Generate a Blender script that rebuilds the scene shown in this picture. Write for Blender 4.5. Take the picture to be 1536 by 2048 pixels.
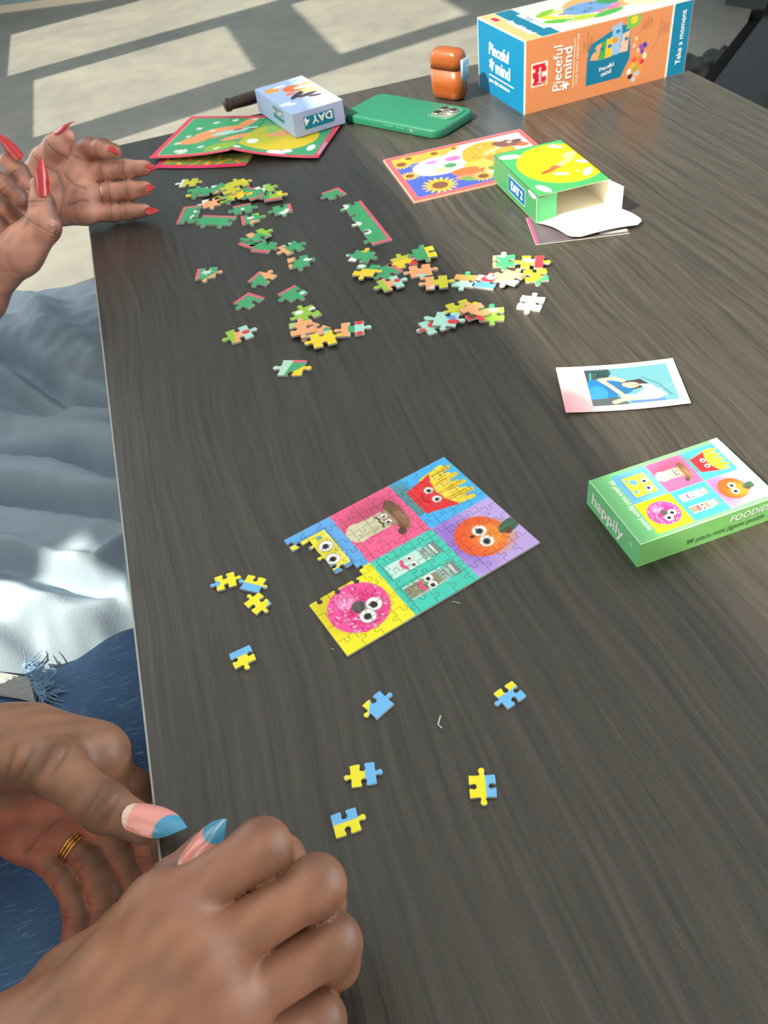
import bpy, bmesh, math, random
import numpy as np
from mathutils import Vector, Matrix
from mathutils.geometry import delaunay_2d_cdt

for o in list(bpy.data.objects): bpy.data.objects.remove(o, do_unlink=True)
SC = bpy.context.scene
COL = SC.collection

# ---------------------------------------------------------------- camera
# world frame: table top is z = 0, its far-left corner the origin, x across the table, y away from the viewer
CAM_F = 1613.03
CAM_E = (0.7794, 0.1097, -0.3064)
CAM_P = np.array([0.0952, -1.1457, 0.3712])
cam_d = bpy.data.cameras.new('camera'); cam = bpy.data.objects.new('camera', cam_d); COL.objects.link(cam)
cam.location = CAM_P; cam.rotation_euler = CAM_E
cam_d.sensor_fit = 'VERTICAL'; cam_d.sensor_height = 24.0; cam_d.lens = 24.0 * CAM_F / 2048
cam_d.clip_start = 0.01; cam_d.clip_end = 60
cam_d.dof.use_dof = True; cam_d.dof.focus_distance = 0.50; cam_d.dof.aperture_fstop = 15.0
SC.camera = cam

# ---------------------------------------------------------------- light
SUN_AZ = math.radians(14.7); SUN_EL = math.radians(46.5)
SUN_D = Vector((math.cos(SUN_EL)*math.cos(SUN_AZ), math.cos(SUN_EL)*math.sin(SUN_AZ), -math.sin(SUN_EL)))
sun_d = bpy.data.lights.new('sun', 'SUN'); sun = bpy.data.objects.new('sun', sun_d); COL.objects.link(sun)
sun_d.energy = 11.8; sun_d.color = (1.0, 0.90, 0.71); sun_d.angle = math.radians(0.6)
sun.rotation_euler = SUN_D.to_track_quat('-Z', 'Y').to_euler(); sun.location = (-3, -1, 5)
world = bpy.data.worlds.new('sky'); SC.world = world; world.use_nodes = True
bg = world.node_tree.nodes['Background']; bg.inputs[0].default_value = (0.93, 0.965, 1.0, 1); bg.inputs[1].default_value = 4.8
SC.view_settings.view_transform = 'Standard'; SC.view_settings.look = 'None'
SC.view_settings.gamma = 1.0; SC.view_settings.use_curve_mapping = False
SC.view_settings.exposure = 0.0

# ---------------------------------------------------------------- helpers
rng = np.random.default_rng(7)
random.seed(7)
_ce = [math.cos(a) for a in CAM_E]; _se = [math.sin(a) for a in CAM_E]
_RX = np.array([[1,0,0],[0,_ce[0],-_se[0]],[0,_se[0],_ce[0]]])
_RY = np.array([[_ce[1],0,_se[1]],[0,1,0],[-_se[1],0,_ce[1]]])
_RZ = np.array([[_ce[2],-_se[2],0],[_se[2],_ce[2],0],[0,0,1]])
CAM_R = _RZ @ _RY @ _RX
def ray(u, v): return CAM_R @ np.array([(u-768)/CAM_F, -(v-1024)/CAM_F, -1.0])
def at(u, v, z=0.0):                       # measured point of the photograph on the plane of height z
    d = ray(u, v); return CAM_P + d * ((z - CAM_P[2]) / d[2])
def ad(u, v, dep):                         # measured point at a distance along the view axis
    return CAM_P + ray(u, v) * dep

def lin(c):
    c = np.asarray(c, float) / 255.0
    return np.where(c <= 0.04045, c/12.92, ((c+0.055)/1.055)**2.4)
def l4(c): return tuple(lin(c)) + (1.0,)

def tag(o, label=None, cat=None, group=None, kind=None):
    if label: o['label'] = label
    if cat: o['category'] = cat
    if group: o['group'] = group
    if kind: o['kind'] = kind
    return o
def empty(name, loc=(0,0,0), rz=0.0):
    o = bpy.data.objects.new(name, None); o.empty_display_size = 0.02
    COL.objects.link(o); o.location = loc; o.rotation_euler = (0,0,rz); return o
def mesh_obj(name, verts, faces, mat=None, parent=None, smooth=False, colors=None):
    me = bpy.data.meshes.new(name)
    verts = np.asarray(verts, float)
    me.from_pydata(verts.tolist(), [], faces if isinstance(faces, list) else faces.tolist())
    me.update()
    if colors is not None:
        a = me.color_attributes.new('Col', 'FLOAT_COLOR', 'POINT')
        c = np.ones((len(verts), 4), np.float32); c[:, :3] = colors
        a.data.foreach_set('color', c.ravel())
    if smooth: me.polygons.foreach_set('use_smooth', np.ones(len(me.polygons), bool))
    o = bpy.data.objects.new(name, me); COL.objects.link(o)
    if mat: me.materials.append(mat)
    if parent: o.parent = parent
    return o
class MB:                                   # collects boxes, tubes, lofts into one mesh
    def __init__(s): s.v = []; s.f = []
    def add(s, v, f):
        b = len(s.v); s.v += [tuple(p) for p in v]; s.f += [tuple(i+b for i in q) for q in f]; return s
    def box(s, lo, hi, bev=0.0):
        x0,y0,z0 = lo; x1,y1,z1 = hi
        if bev <= 0:
            v = [(x0,y0,z0),(x1,y0,z0),(x1,y1,z0),(x0,y1,z0),(x0,y0,z1),(x1,y0,z1),(x1,y1,z1),(x0,y1,z1)]
            f = [(0,3,2,1),(4,5,6,7),(0,1,5,4),(1,2,6,5),(2,3,7,6),(3,0,4,7)]
            return s.add(v, f)
        b = bmesh.new(); bmesh.ops.create_cube(b, size=1.0)
        for q in b.verts: q.co = Vector(((x0+x1)/2+q.co.x*(x1-x0), (y0+y1)/2+q.co.y*(y1-y0), (z0+z1)/2+q.co.z*(z1-z0)))
        bmesh.ops.bevel(b, geom=list(b.edges), offset=bev, segments=2, affect='EDGES', profile=0.5)
        b.verts.index_update(); v = [tuple(q.co) for q in b.verts]; f = [tuple(q.index for q in p.verts) for p in b.faces]; b.free()
        return s.add(v, f)
    def tube(s, pts, r, n=8, cap=True):
        pts = [np.asarray(p, float) for p in pts]; rs = r if hasattr(r, '__len__') else [r]*len(pts)
        rings = []; t0 = None
        for i, p in enumerate(pts):
            t = pts[min(i+1, len(pts)-1)] - pts[max(i-1, 0)]; t /= np.linalg.norm(t)+1e-12
            if t0 is None:
                a = np.array([0,0,1.0]) if abs(t[2]) < .9 else np.array([1.0,0,0]); nx = np.cross(t, a)
            else: nx = nx - t*np.dot(nx, t)
            nx /= np.linalg.norm(nx); ny = np.cross(t, nx); t0 = t
            rings.append([p + rs[i]*(math.cos(2*math.pi*k/n)*nx + math.sin(2*math.pi*k/n)*ny) for k in range(n)])
        v = [q for R in rings for q in R]; f = []
        for i in range(len(pts)-1):
            for k in range(n): f.append((i*n+k, i*n+(k+1)%n, (i+1)*n+(k+1)%n, (i+1)*n+k))
        if cap: f.append(tuple(range(n))[::-1]); f.append(tuple(range((len(pts)-1)*n, len(pts)*n)))
        return s.add(v, f)
    def build(s, name, mat, parent=None, smooth=False):
        return mesh_obj(name, np.array(s.v), s.f, mat, parent, smooth)

def nodes(m): m.use_nodes = True; return m.node_tree.nodes, m.node_tree.links, m.node_tree.nodes['Principled BSDF']
def mat(name, rgb, rough=0.5, spec=0.5, metal=0.0, noise=0.0, nscale=40, bump=0.0, bscale=200, stretch=(1,1,1), coat=0.0, sss=0.0):
    m = bpy.data.materials.new(name); N, L, P = nodes(m)
    P.inputs['Base Color'].default_value = l4(rgb); P.inputs['Roughness'].default_value = rough
    P.inputs['Specular IOR Level'].default_value = spec; P.inputs['Metallic'].default_value = metal
    P.inputs['Coat Weight'].default_value = coat
    if sss: P.inputs['Subsurface Weight'].default_value = sss; P.inputs['Subsurface Radius'].default_value = (0.004,0.0015,0.0008); P.inputs['Subsurface Scale'].default_value = 1.0
    tc = N.new('ShaderNodeTexCoord'); mp = N.new('ShaderNodeMapping'); mp.inputs['Scale'].default_value = stretch
    L.new(tc.outputs['Object'], mp.inputs['Vector'])
    if noise:
        n = N.new('ShaderNodeTexNoise'); n.inputs['Scale'].default_value = nscale; n.inputs['Detail'].default_value = 5
        L.new(mp.outputs[0], n.inputs['Vector'])
        r = N.new('ShaderNodeValToRGB'); b = lin(rgb)
        r.color_ramp.elements[0].position = .3; r.color_ramp.elements[1].position = .7
        r.color_ramp.elements[0].color = tuple(b*(1-noise))+(1,); r.color_ramp.elements[1].color = tuple(np.minimum(b*(1+noise),1))+(1,)
        L.new(n.outputs['Fac'], r.inputs['Fac']); L.new(r.outputs['Color'], P.inputs['Base Color'])
    if bump:
        n = N.new('ShaderNodeTexNoise'); n.inputs['Scale'].default_value = bscale; n.inputs['Detail'].default_value = 3
        L.new(mp.outputs[0], n.inputs['Vector']); b = N.new('ShaderNodeBump'); b.inputs['Strength'].default_value = bump
        b.inputs['Distance'].default_value = 0.001
        L.new(n.outputs['Fac'], b.inputs['Height']); L.new(b.outputs['Normal'], P.inputs['Normal'])
    return m
def attr_mat(name, rough=0.4, spec=0.5, bump=0.0, bscale=800, coat=0.0, sss=0.0):
    m = bpy.data.materials.new(name); N, L, P = nodes(m)
    a = N.new('ShaderNodeAttribute'); a.attribute_name = 'Col'; L.new(a.outputs['Color'], P.inputs['Base Color'])
    P.inputs['Roughness'].default_value = rough; P.inputs['Specular IOR Level'].default_value = spec; P.inputs['Coat Weight'].default_value = coat
    if sss: P.inputs['Subsurface Weight'].default_value = sss; P.inputs['Subsurface Radius'].default_value = (0.0035,0.0012,0.0006); P.inputs['Subsurface Scale'].default_value = 1.0
    if bump:
        tc = N.new('ShaderNodeTexCoord'); n = N.new('ShaderNodeTexNoise'); n.inputs['Scale'].default_value = bscale; n.inputs['Detail'].default_value = 3
        L.new(tc.outputs['Object'], n.inputs['Vector']); b = N.new('ShaderNodeBump'); b.inputs['Strength'].default_value = bump; b.inputs['Distance'].default_value = 0.0006
        L.new(n.outputs['Fac'], b.inputs['Height']); L.new(b.outputs['Normal'], P.inputs['Normal'])
    return m
M_PRINT = attr_mat('coated_print', 0.42, 0.3)
M_CARD = attr_mat('printed_cardboard', 0.42, 0.45)
M_WHITEINK = mat('white_ink', (248,250,250), 0.45)
M_DARKINK = mat('dark_green_ink', (40,70,50), 0.5)
M_WHITECARD = mat('white_card', (244,240,228), 0.6, noise=0.03, nscale=60)

# ---- flat print painter: layers on arrays of local coordinates (mm)
class Cv:
    def __init__(s, x, y, base): s.x = x; s.y = y; s.c = np.tile(np.array(base, float), (len(x), 1))
    def put(s, m, col):
        m = np.clip(m, 0, 1)[:, None]; s.c = s.c*(1-m) + np.array(col, float)*m; return s
    def ell(s, cx, cy, rx, ry, col, rot=0, soft=.4, al=1):
        c, n = math.cos(math.radians(rot)), math.sin(math.radians(rot)); dx = s.x-cx; dy = s.y-cy
        u = dx*c+dy*n; v = -dx*n+dy*c; d = (np.sqrt((u/rx)**2+(v/ry)**2)-1)*min(rx, ry)
        return s.put(al*np.clip(.5-d/soft, 0, 1), col)
    def ring(s, cx, cy, r, w, col, soft=.4):
        d = np.abs(np.hypot(s.x-cx, s.y-cy)-r)-w/2; return s.put(np.clip(.5-d/soft, 0, 1), col)
    def seg(s, x0, y0, x1, y1, w, col, soft=.4):
        dx, dy = x1-x0, y1-y0; t = np.clip(((s.x-x0)*dx+(s.y-y0)*dy)/(dx*dx+dy*dy+1e-12), 0, 1)
        d = np.hypot(s.x-x0-t*dx, s.y-y0-t*dy)-w/2; return s.put(np.clip(.5-d/soft, 0, 1), col)
    def path(s, pts, w, col, soft=.4):
        for a, b in zip(pts, pts[1:]): s.seg(*a, *b, w, col, soft)
        return s
    def rect(s, x0, y0, x1, y1, col, soft=.3, al=1):
        d = np.maximum(np.abs(s.x-(x0+x1)/2)-abs(x1-x0)/2, np.abs(s.y-(y0+y1)/2)-abs(y1-y0)/2)
        return s.put(al*np.clip(.5-d/soft, 0, 1), col)
    def poly(s, pts, col):
        ins = np.zeros(len(s.x), bool); n = len(pts)
        for i in range(n):
            x0, y0 = pts[i]; x1, y1 = pts[(i+1) % n]
            if y0 == y1: continue
            ins ^= ((y0 > s.y) != (y1 > s.y)) & (s.x < (x1-x0)*(s.y-y0)/(y1-y0)+x0)
        return s.put(ins.astype(float), col)
    def flower(s, cx, cy, r, n, col, heart=None, hr=.35, depth=.3, rot=0):
        th = np.arctan2(s.y-cy, s.x-cx)+rot; d = np.hypot(s.x-cx, s.y-cy)-r*(1-depth+depth*np.cos(n*th)); s.put(np.clip(.5-d/.4, 0, 1), col)
        if heart is not None: s.ell(cx, cy, r*hr, r*hr, heart)
        return s
    def speck(s, cx, cy, r, cols, n, size, seed=0):
        g = np.random.default_rng(seed)
        for k in range(n):
            a = g.random()*6.283; q = r*math.sqrt(g.random()); s.ell(cx+q*math.cos(a), cy+q*math.sin(a), size*(.6+g.random()*.8), size*.6, cols[k % len(cols)], rot=g.random()*180, soft=.3)
        return s
    def wobble(s, col, scale, thr, seed=0, al=1.0):          # irregular printed patches
        g = np.random.default_rng(seed); f = np.zeros(len(s.x))
        for k in range(7):
            a = g.random()*6.283; w = scale*(.5+g.random()); f += np.sin((s.x*math.cos(a)+s.y*math.sin(a))*w+g.random()*6.283)
        return s.put(al*np.clip((f/7**.5-thr)*3, 0, 1), col)
    def eye(s, x, y, r=2.6, dx=.3, dy=-.3):
        s.ell(x, y, r*1.08, r*1.08, (120,110,105)); s.ell(x, y, r, r, (245,245,240)); s.ell(x+dx, y+dy, r*.5, r*.5, (35,35,40)); return s

def sheet(name, w, h, step, fn, frame, mat, parent, bend=None):
    """rectangular printed face; fn(x mm, y mm) -> sRGB; frame = (origin, xdir, ydir)"""
    nx = max(2, int(w/step)+1); ny = max(2, int(h/step)+1)
    X, Y = np.meshgrid(np.linspace(0, w, nx), np.linspace(0, h, ny)); x = X.ravel(); y = Y.ravel()
    o, ux, uy = [np.asarray(q, float) for q in frame]
    P = o + x[:, None]*ux + y[:, None]*uy
    if bend is not None: P = P + bend(x, y)
    i = np.arange(nx*ny).reshape(ny, nx); F = np.stack([i[:-1,:-1], i[:-1,1:], i[1:,1:], i[1:,:-1]], -1).reshape(-1, 4)
    c = lin(fn(x*1000, y*1000))
    return mesh_obj(name, P, F, mat, parent, colors=c)

def frame_local(x, y, th, z=0.0):            # thing placed by an Empty: returns the Empty's args
    return (x, y, z), th

def lettering(name, txt, parent, o, xd, yd, size, mat, bold=0.0, align='LEFT', stretch=1.0, shear=0.0, space=1.0):
    cu = bpy.data.curves.new('lettering', 'FONT'); cu.body = txt; cu.size = size; cu.align_x = align
    cu.resolution_u = 3; cu.offset = bold*size; cu.shear = shear; cu.space_character = space
    tmp = bpy.data.objects.new('lettering_source', cu); COL.objects.link(tmp); bpy.context.view_layer.update()
    me = bpy.data.meshes.new_from_object(tmp.evaluated_get(bpy.context.evaluated_depsgraph_get()))
    bpy.data.objects.remove(tmp, do_unlink=True); bpy.data.curves.remove(cu)
    n = len(me.vertices); co = np.zeros(n*3); me.vertices.foreach_get('co', co); co = co.reshape(-1, 3)
    o, xd, yd = [np.asarray(q, float) for q in (o, xd, yd)]; nd = np.cross(xd, yd)
    me.vertices.foreach_set('co', (o + co[:, :1]*stretch*xd + co[:, 1:2]*yd + nd*0.00025).ravel()); me.update()
    me.materials.clear(); me.materials.append(mat)
    ob = bpy.data.objects.new(name, me); COL.objects.link(ob); ob.parent = parent; return ob

# ---- signed-distance modelling for bodies: round cones blended, polygonised with surface nets
def surface_nets(F, o, h):
    I = F < 0; nx, ny, nz = F.shape
    cs = [(a,b,c) for a in (0,1) for b in (0,1) for c in (0,1)]
    sl = lambda A, a, b, c: A[a:nx-1+a, b:ny-1+b, c:nz-1+c]
    cnt = sum(sl(I, *q).astype(np.int8) for q in cs); act = (cnt > 0) & (cnt < 8)
    ci = np.argwhere(act); n = len(ci); idx = -np.ones(act.shape, np.int64); idx[act] = np.arange(n)
    val = {q: F[ci[:,0]+q[0], ci[:,1]+q[1], ci[:,2]+q[2]] for q in cs}
    acc = np.zeros((n, 3)); k = np.zeros(n)
    for q in cs:
        for ax in range(3):
            if q[ax]: continue
            r = list(q); r[ax] = 1; r = tuple(r); a, b = val[q], val[r]; m = (a < 0) != (b < 0)
            t = np.where(m, a/(a-b+1e-20), 0); p = np.tile(np.array(q, float), (n, 1)); p[:, ax] = t
            acc += np.where(m[:, None], p, 0); k += m
    V = o + h*(ci + acc/k[:, None]); Q = []
    for ax in range(3):
        b, c = [(1,2),(2,0),(0,1)][ax]
        A = np.moveaxis(I, (ax, b, c), (0, 1, 2)); J = np.moveaxis(idx, (ax, b, c), (0, 1, 2))
        s0 = A[:-1, 1:-1, 1:-1]; s1 = A[1:, 1:-1, 1:-1]; e = np.argwhere(s0 != s1)
        if not len(e): continue
        i, j, l = e[:,0], e[:,1]+1, e[:,2]+1
        q = np.stack([J[i,j-1,l-1], J[i,j,l-1], J[i,j,l], J[i,j-1,l]], 1)
        fl = ~A[i, j, l]; q[fl] = q[fl][:, ::-1]; Q.append(q)
    return V, np.concatenate(Q)
def smin(a, b, k):
    h = np.clip(k-np.abs(a-b), 0, None)/k; return np.minimum(a, b)-h*h*k*0.25
class Field:
    def __init__(s, lo, hi, h):
        s.h = h; s.o = np.asarray(lo, float); s.n = np.ceil((np.asarray(hi)-s.o)/h).astype(int)+1
        s.ax = [s.o[i]+h*np.arange(s.n[i]) for i in range(3)]
    def blank(s): return np.full(s.n, 0.05, np.float32)
    def cone(s, F, a, b, ra, rb, k, flat=None):
        """flat = (direction, factor): squash the section along that direction"""
        a = np.asarray(a, float); b = np.asarray(b, float); pad = max(ra, rb)*1.3+k+3*s.h
        lo = np.minimum(a, b)-pad; hi = np.maximum(a, b)+pad
        sl = tuple(slice(max(0, int((lo[i]-s.o[i])/s.h)), max(0, min(s.n[i], int((hi[i]-s.o[i])/s.h)+2))) for i in range(3))
        if any(q.start >= q.stop for q in sl): return F
        X = s.ax[0][sl[0]][:,None,None]-a[0]; Y = s.ax[1][sl[1]][None,:,None]-a[1]; Z = s.ax[2][sl[2]][None,None,:]-a[2]
        d = b-a; L2 = d@d+1e-12; t = np.clip((X*d[0]+Y*d[1]+Z*d[2])/L2, 0, 1)
        X = X-t*d[0]; Y = Y-t*d[1]; Z = Z-t*d[2]; q = X*X+Y*Y+Z*Z
        if flat is not None:
            f = np.asarray(flat[0], float); f = f/np.linalg.norm(f); w = X*f[0]+Y*f[1]+Z*f[2]; q = q+w*w*(1/flat[1]**2-1)
        D = (np.sqrt(q)-(ra+t*(rb-ra))).astype(np.float32)
        F[sl] = smin(F[sl], D, k) if k > 0 else np.minimum(F[sl], D)
        return F
    def mesh(s, F): return surface_nets(F, s.o, s.h)
def vnormals(V, Q):
    n = np.zeros_like(V); f = np.cross(V[Q[:,2]]-V[Q[:,0]], V[Q[:,3]]-V[Q[:,1]])
    for i in range(4): np.add.at(n, Q[:, i], f)
    return n/(np.linalg.norm(n, axis=1, keepdims=True)+1e-12)
# ================================================================ the setting
def floor_mat():
    m = bpy.data.materials.new('polished_concrete'); N, L, P = nodes(m)
    tc = N.new('ShaderNodeTexCoord')
    n1 = N.new('ShaderNodeTexNoise'); n1.inputs['Scale'].default_value = 2.6; n1.inputs['Detail'].default_value = 7; n1.inputs['Roughness'].default_value = .6
    n2 = N.new('ShaderNodeTexNoise'); n2.inputs['Scale'].default_value = 11; n2.inputs['Detail'].default_value = 6
    mx = N.new('ShaderNodeMix'); mx.data_type = 'FLOAT'; mx.inputs[0].default_value = .4
    for n in (n1, n2): L.new(tc.outputs['Object'], n.inputs['Vector'])
    L.new(n1.outputs['Fac'], mx.inputs[2]); L.new(n2.outputs['Fac'], mx.inputs[3])
    r = N.new('ShaderNodeValToRGB'); r.color_ramp.elements[0].position = .34; r.color_ramp.elements[1].position = .66
    r.color_ramp.elements[0].color = l4((108,108,104)); r.color_ramp.elements[1].color = l4((130,129,121))
    L.new(mx.outputs[0], r.inputs['Fac']); L.new(r.outputs['Color'], P.inputs['Base Color'])
    P.inputs['Roughness'].default_value = .5; P.inputs['Specular IOR Level'].default_value = .3
    return m
FZ = -0.74
fl = MB().box((-1.3,-3.2,FZ-.1), (5.0,5.4,FZ)).build('floor', floor_mat()); tag(fl, kind='structure', label='pale concrete floor with window light across it')
M_WALL = mat('painted_wall', (225,224,218), .8, .3, noise=.03, nscale=8)
M_FRAME = mat('window_frame_paint', (86,92,96), .45)
SH = math.tan(SUN_EL)/math.cos(SUN_AZ)                     # climb of the sun ray per metre of x
WX = -1.2
def wall_open(y0, y1, x0, x1, th=0.0):                    # opening in the window wall that lights x0..x1 at height th over the floor
    return (y0, y1, th+(x0-WX)*SH, th+(x1-WX)*SH)
OPEN = [wall_open(3.385,4.25,-.50,1.6), wall_open(2.35,3.21,-.37,.674), wall_open(2.20,3.25,1.01,1.75),
        wall_open(.94,2.05,-.52,1.9), wall_open(-1.45,.60,.325,.98,.74), wall_open(-1.01,-.875,-.20,.01,.60),  # last, small opening is added to land a sun patch on the skirt
        (-2.9,-1.63,.8,3.1), (-1.60,-1.05,.8,2.25), (-.78,.62,.8,2.25)]  # unseen openings with blinds, added for soft light from the left
BLIND = {6, 7, 8}
ys = sorted({-3.2, 5.4} | {q for o in OPEN for q in o[:2]}); hs = sorted({0.0, 4.0} | {q for o in OPEN for q in o[2:]})
wb = MB()
for ya, yb in zip(ys, ys[1:]):
    run = None
    for ha, hb in zip(hs, hs[1:]):
        op = any(o[0] <= (ya+yb)/2 <= o[1] and o[2] <= (ha+hb)/2 <= o[3] for o in OPEN)
        if not op: run = [ha, hb] if run is None else [run[0], hb]
        if run and (op or hb == hs[-1]): wb.box((WX-.05, ya, FZ+run[0]), (WX, yb, FZ+run[1])); run = None
tag(wb.build('wall_left', M_WALL), kind='structure', label='window wall beside the table')
mg = bpy.data.materials.new('window_glass'); N, L, P = nodes(mg); N.remove(P)
tr = N.new('ShaderNodeBsdfTransparent'); gl = N.new('ShaderNodeBsdfGlossy'); gl.inputs['Roughness'].default_value = .02; ms = N.new('ShaderNodeMixShader')
ms.inputs[0].default_value = .05; L.new(tr.outputs[0], ms.inputs[1]); L.new(gl.outputs[0], ms.inputs[2]); L.new(ms.outputs[0], N['Material Output'].inputs[0])
M_BLIND = bpy.data.materials.new('added_white_blind'); N, L, P = nodes(M_BLIND); P.inputs['Base Color'].default_value = l4((235,232,225)); P.inputs['Roughness'].default_value = .9
tl = N.new('ShaderNodeBsdfTranslucent'); tl.inputs[0].default_value = l4((240,236,226)); ms = N.new('ShaderNodeMixShader'); ms.inputs[0].default_value = .55
L.new(P.outputs[0], ms.inputs[1]); L.new(tl.outputs[0], ms.inputs[2]); L.new(ms.outputs[0], N['Material Output'].inputs[0])
for k, (y0, y1, h0, h1) in enumerate(OPEN):
    f = MB(); t = .012; x0, x1 = WX-.045, WX-.02
    f.box((x0,y0,FZ+h0),(x1,y0+t,FZ+h1)).box((x0,y1-t,FZ+h0),(x1,y1,FZ+h1)).box((x0,y0+t,FZ+h0),(x1,y1-t,FZ+h0+t)).box((x0,y0+t,FZ+h1-t),(x1,y1-t,FZ+h1))
    w = f.build('window_%d' % (k+1), M_FRAME); tag(w, kind='structure', label='unseen window opening with a slim grey frame, placed in the window wall for the light')
    if k in BLIND: MB().box((WX-.016,y0+.004,FZ+h0+.02),(WX-.013,y1-.004,FZ+h1-.004)).build('added_blind', M_BLIND, w)  # unseen blind, added to block direct sun and pass it on as soft light
    MB().box((WX-.034,y0+t,FZ+h0+t),(WX-.030,y1-t,FZ+h1-t)).build('pane', mg, w)
# far wall and the pale base that shows at the top left of the view
a0, a1 = at(0, 27, FZ), at(190, 2, FZ); dv = (a1-a0)/np.linalg.norm(a1-a0); nv = np.array([-dv[1], dv[0], 0])
def strip(name, s0, s1, t0, t1, z0, z1, m):
    c = [a0+dv*s+nv*t for s, t in ((s0,t0),(s1,t0),(s1,t1),(s0,t1))]
    v = [(p[0],p[1],z) for z in (z0,z1) for p in c]
    return mesh_obj(name, v, [(0,3,2,1),(4,5,6,7),(0,1,5,4),(1,2,6,5),(2,3,7,6),(3,0,4,7)], m)
tag(strip('baseboard_far', -.6, 1.6, 0, .03, FZ, FZ+.035, mat('pale_trim', (205,190,165), .5)), kind='structure', label='pale base strip along the far wall')
tag(strip('wall_far', -.6, 6.5, .03, .12, FZ, FZ+4.0, mat('blue_grey_wall', (120,142,150), .6)), kind='structure', label='blue grey far wall panel')

tag(MB().box((5.0,1.0,FZ),(5.1,5.4,FZ+4.0)).build('added_wall_right', M_WALL), kind='structure', label='plain unseen wall at the far right, added to darken the far floor')  # unseen partial wall, added to cut ambient light on the far floor
tag(MB().box((-1.3,-3.3,FZ),(5.0,-3.2,FZ+4.0)).build('added_wall_near', M_WALL), kind='structure', label='plain unseen wall behind the viewer, added to cut light from there')  # unseen wall, added to dim the faces turned towards the viewer
tag(MB().box((-1.3,-3.2,FZ+4.0),(5.0,5.4,FZ+4.1)).build('ceiling', mat('white_ceiling', (240,238,232), .9, .2)), kind='structure', label='plain pale unseen ceiling above the table, added to shape the light')  # unseen ceiling, added to dim overhead light and set the table's reflections

# ================================================================ table
TW, TL, TT = 0.7586, 1.62, 0.026
def table_mat():
    m = bpy.data.materials.new('dark_wood_laminate'); N, L, P = nodes(m)
    tc = N.new('ShaderNodeTexCoord'); mp = N.new('ShaderNodeMapping'); mp.inputs['Scale'].default_value = (210, 6.0, 40)
    L.new(tc.outputs['Object'], mp.inputs['Vector'])
    ds = N.new('ShaderNodeTexNoise'); ds.inputs['Scale'].default_value = 3.0; L.new(tc.outputs['Object'], ds.inputs['Vector'])
    va = N.new('ShaderNodeVectorMath'); va.operation = 'MULTIPLY_ADD'; va.inputs[1].default_value = (9.0,0,0); L.new(ds.outputs['Color'], va.inputs[0]); L.new(mp.outputs[0], va.inputs[2])
    n1 = N.new('ShaderNodeTexNoise'); n1.inputs['Scale'].default_value = 1.0; n1.inputs['Detail'].default_value = 6; n1.inputs['Roughness'].default_value = .65
    L.new(va.outputs[0], n1.inputs['Vector'])
    mp2 = N.new('ShaderNodeMapping'); mp2.inputs['Scale'].default_value = (800, 20, 40); L.new(tc.outputs['Object'], mp2.inputs['Vector'])
    n2 = N.new('ShaderNodeTexNoise'); n2.inputs['Scale'].default_value = 1.0; n2.inputs['Detail'].default_value = 3; L.new(mp2.outputs[0], n2.inputs['Vector'])
    r1 = N.new('ShaderNodeValToRGB'); e = r1.color_ramp.elements; e[0].position = .30; e[1].position = .75
    e[0].color = l4((35,33,30)); e[1].color = l4((74,69,62)); L.new(n1.outputs['Fac'], r1.inputs['Fac'])
    r2 = N.new('ShaderNodeValToRGB'); e = r2.color_ramp.elements; e[0].position = .62; e[1].position = .74; e[0].color = (0,0,0,1); e[1].color = (1,1,1,1)
    L.new(n2.outputs['Fac'], r2.inputs['Fac'])
    mx = N.new('ShaderNodeMix'); mx.data_type = 'RGBA'; mx.inputs[7].default_value = l4((90,85,78)); L.new(r1.outputs['Color'], mx.inputs[6])
    ml = N.new('ShaderNodeMath'); ml.operation = 'MULTIPLY'; ml.inputs[1].default_value = .38; L.new(r2.outputs['Color'], ml.inputs[0]); L.new(ml.outputs[0], mx.inputs[0])
    n3 = N.new('ShaderNodeTexNoise'); n3.inputs['Scale'].default_value = 1500; n3.inputs['Detail'].default_value = 2; L.new(tc.outputs['Object'], n3.inputs['Vector'])
    r3 = N.new('ShaderNodeValToRGB'); e = r3.color_ramp.elements; e[0].position = .35; e[1].position = .68; e[0].color = (.72,.72,.72,1); e[1].color = (1.35,1.35,1.35,1); L.new(n3.outputs['Fac'], r3.inputs['Fac'])
    m3 = N.new('ShaderNodeMix'); m3.data_type = 'RGBA'; m3.blend_type = 'MULTIPLY'; m3.inputs[0].default_value = 1.0; L.new(mx.outputs[2], m3.inputs[6]); L.new(r3.outputs['Color'], m3.inputs[7])
    L.new(m3.outputs[2], P.inputs['Base Color'])
    P.inputs['Roughness'].default_value = .31; P.inputs['Specular IOR Level'].default_value = .62
    ad_ = N.new('ShaderNodeMath'); ad_.operation = 'MULTIPLY_ADD'; ad_.inputs[1].default_value = .6; L.new(n2.outputs['Fac'], ad_.inputs[0]); L.new(n1.outputs['Fac'], ad_.inputs[2])
    b = N.new('ShaderNodeBump'); b.inputs['Strength'].default_value = .35; b.inputs['Distance'].default_value = .0006; L.new(ad_.outputs[0], b.inputs['Height']); L.new(b.outputs['Normal'], P.inputs['Normal'])
    return m
tb = tag(empty('table', (0,0,FZ)), 'long dark brown wood-grain table with a pale edge', 'table')
def kid(o, p): o.parent = p; o.matrix_parent_inverse = Matrix.Translation(p.location).inverted() if p.rotation_euler.z == 0 else p.matrix_world.inverted(); return o
e = 0.0012
kid(MB().box((e,-TL+e,-TT),(TW-e,-e,0)).build('tabletop', table_mat()), tb)
M_EDGE = mat('worn_highlight_band', (168,176,172), .35)  # left edge only: worn bevel and its highlight put into a pale colour
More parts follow.
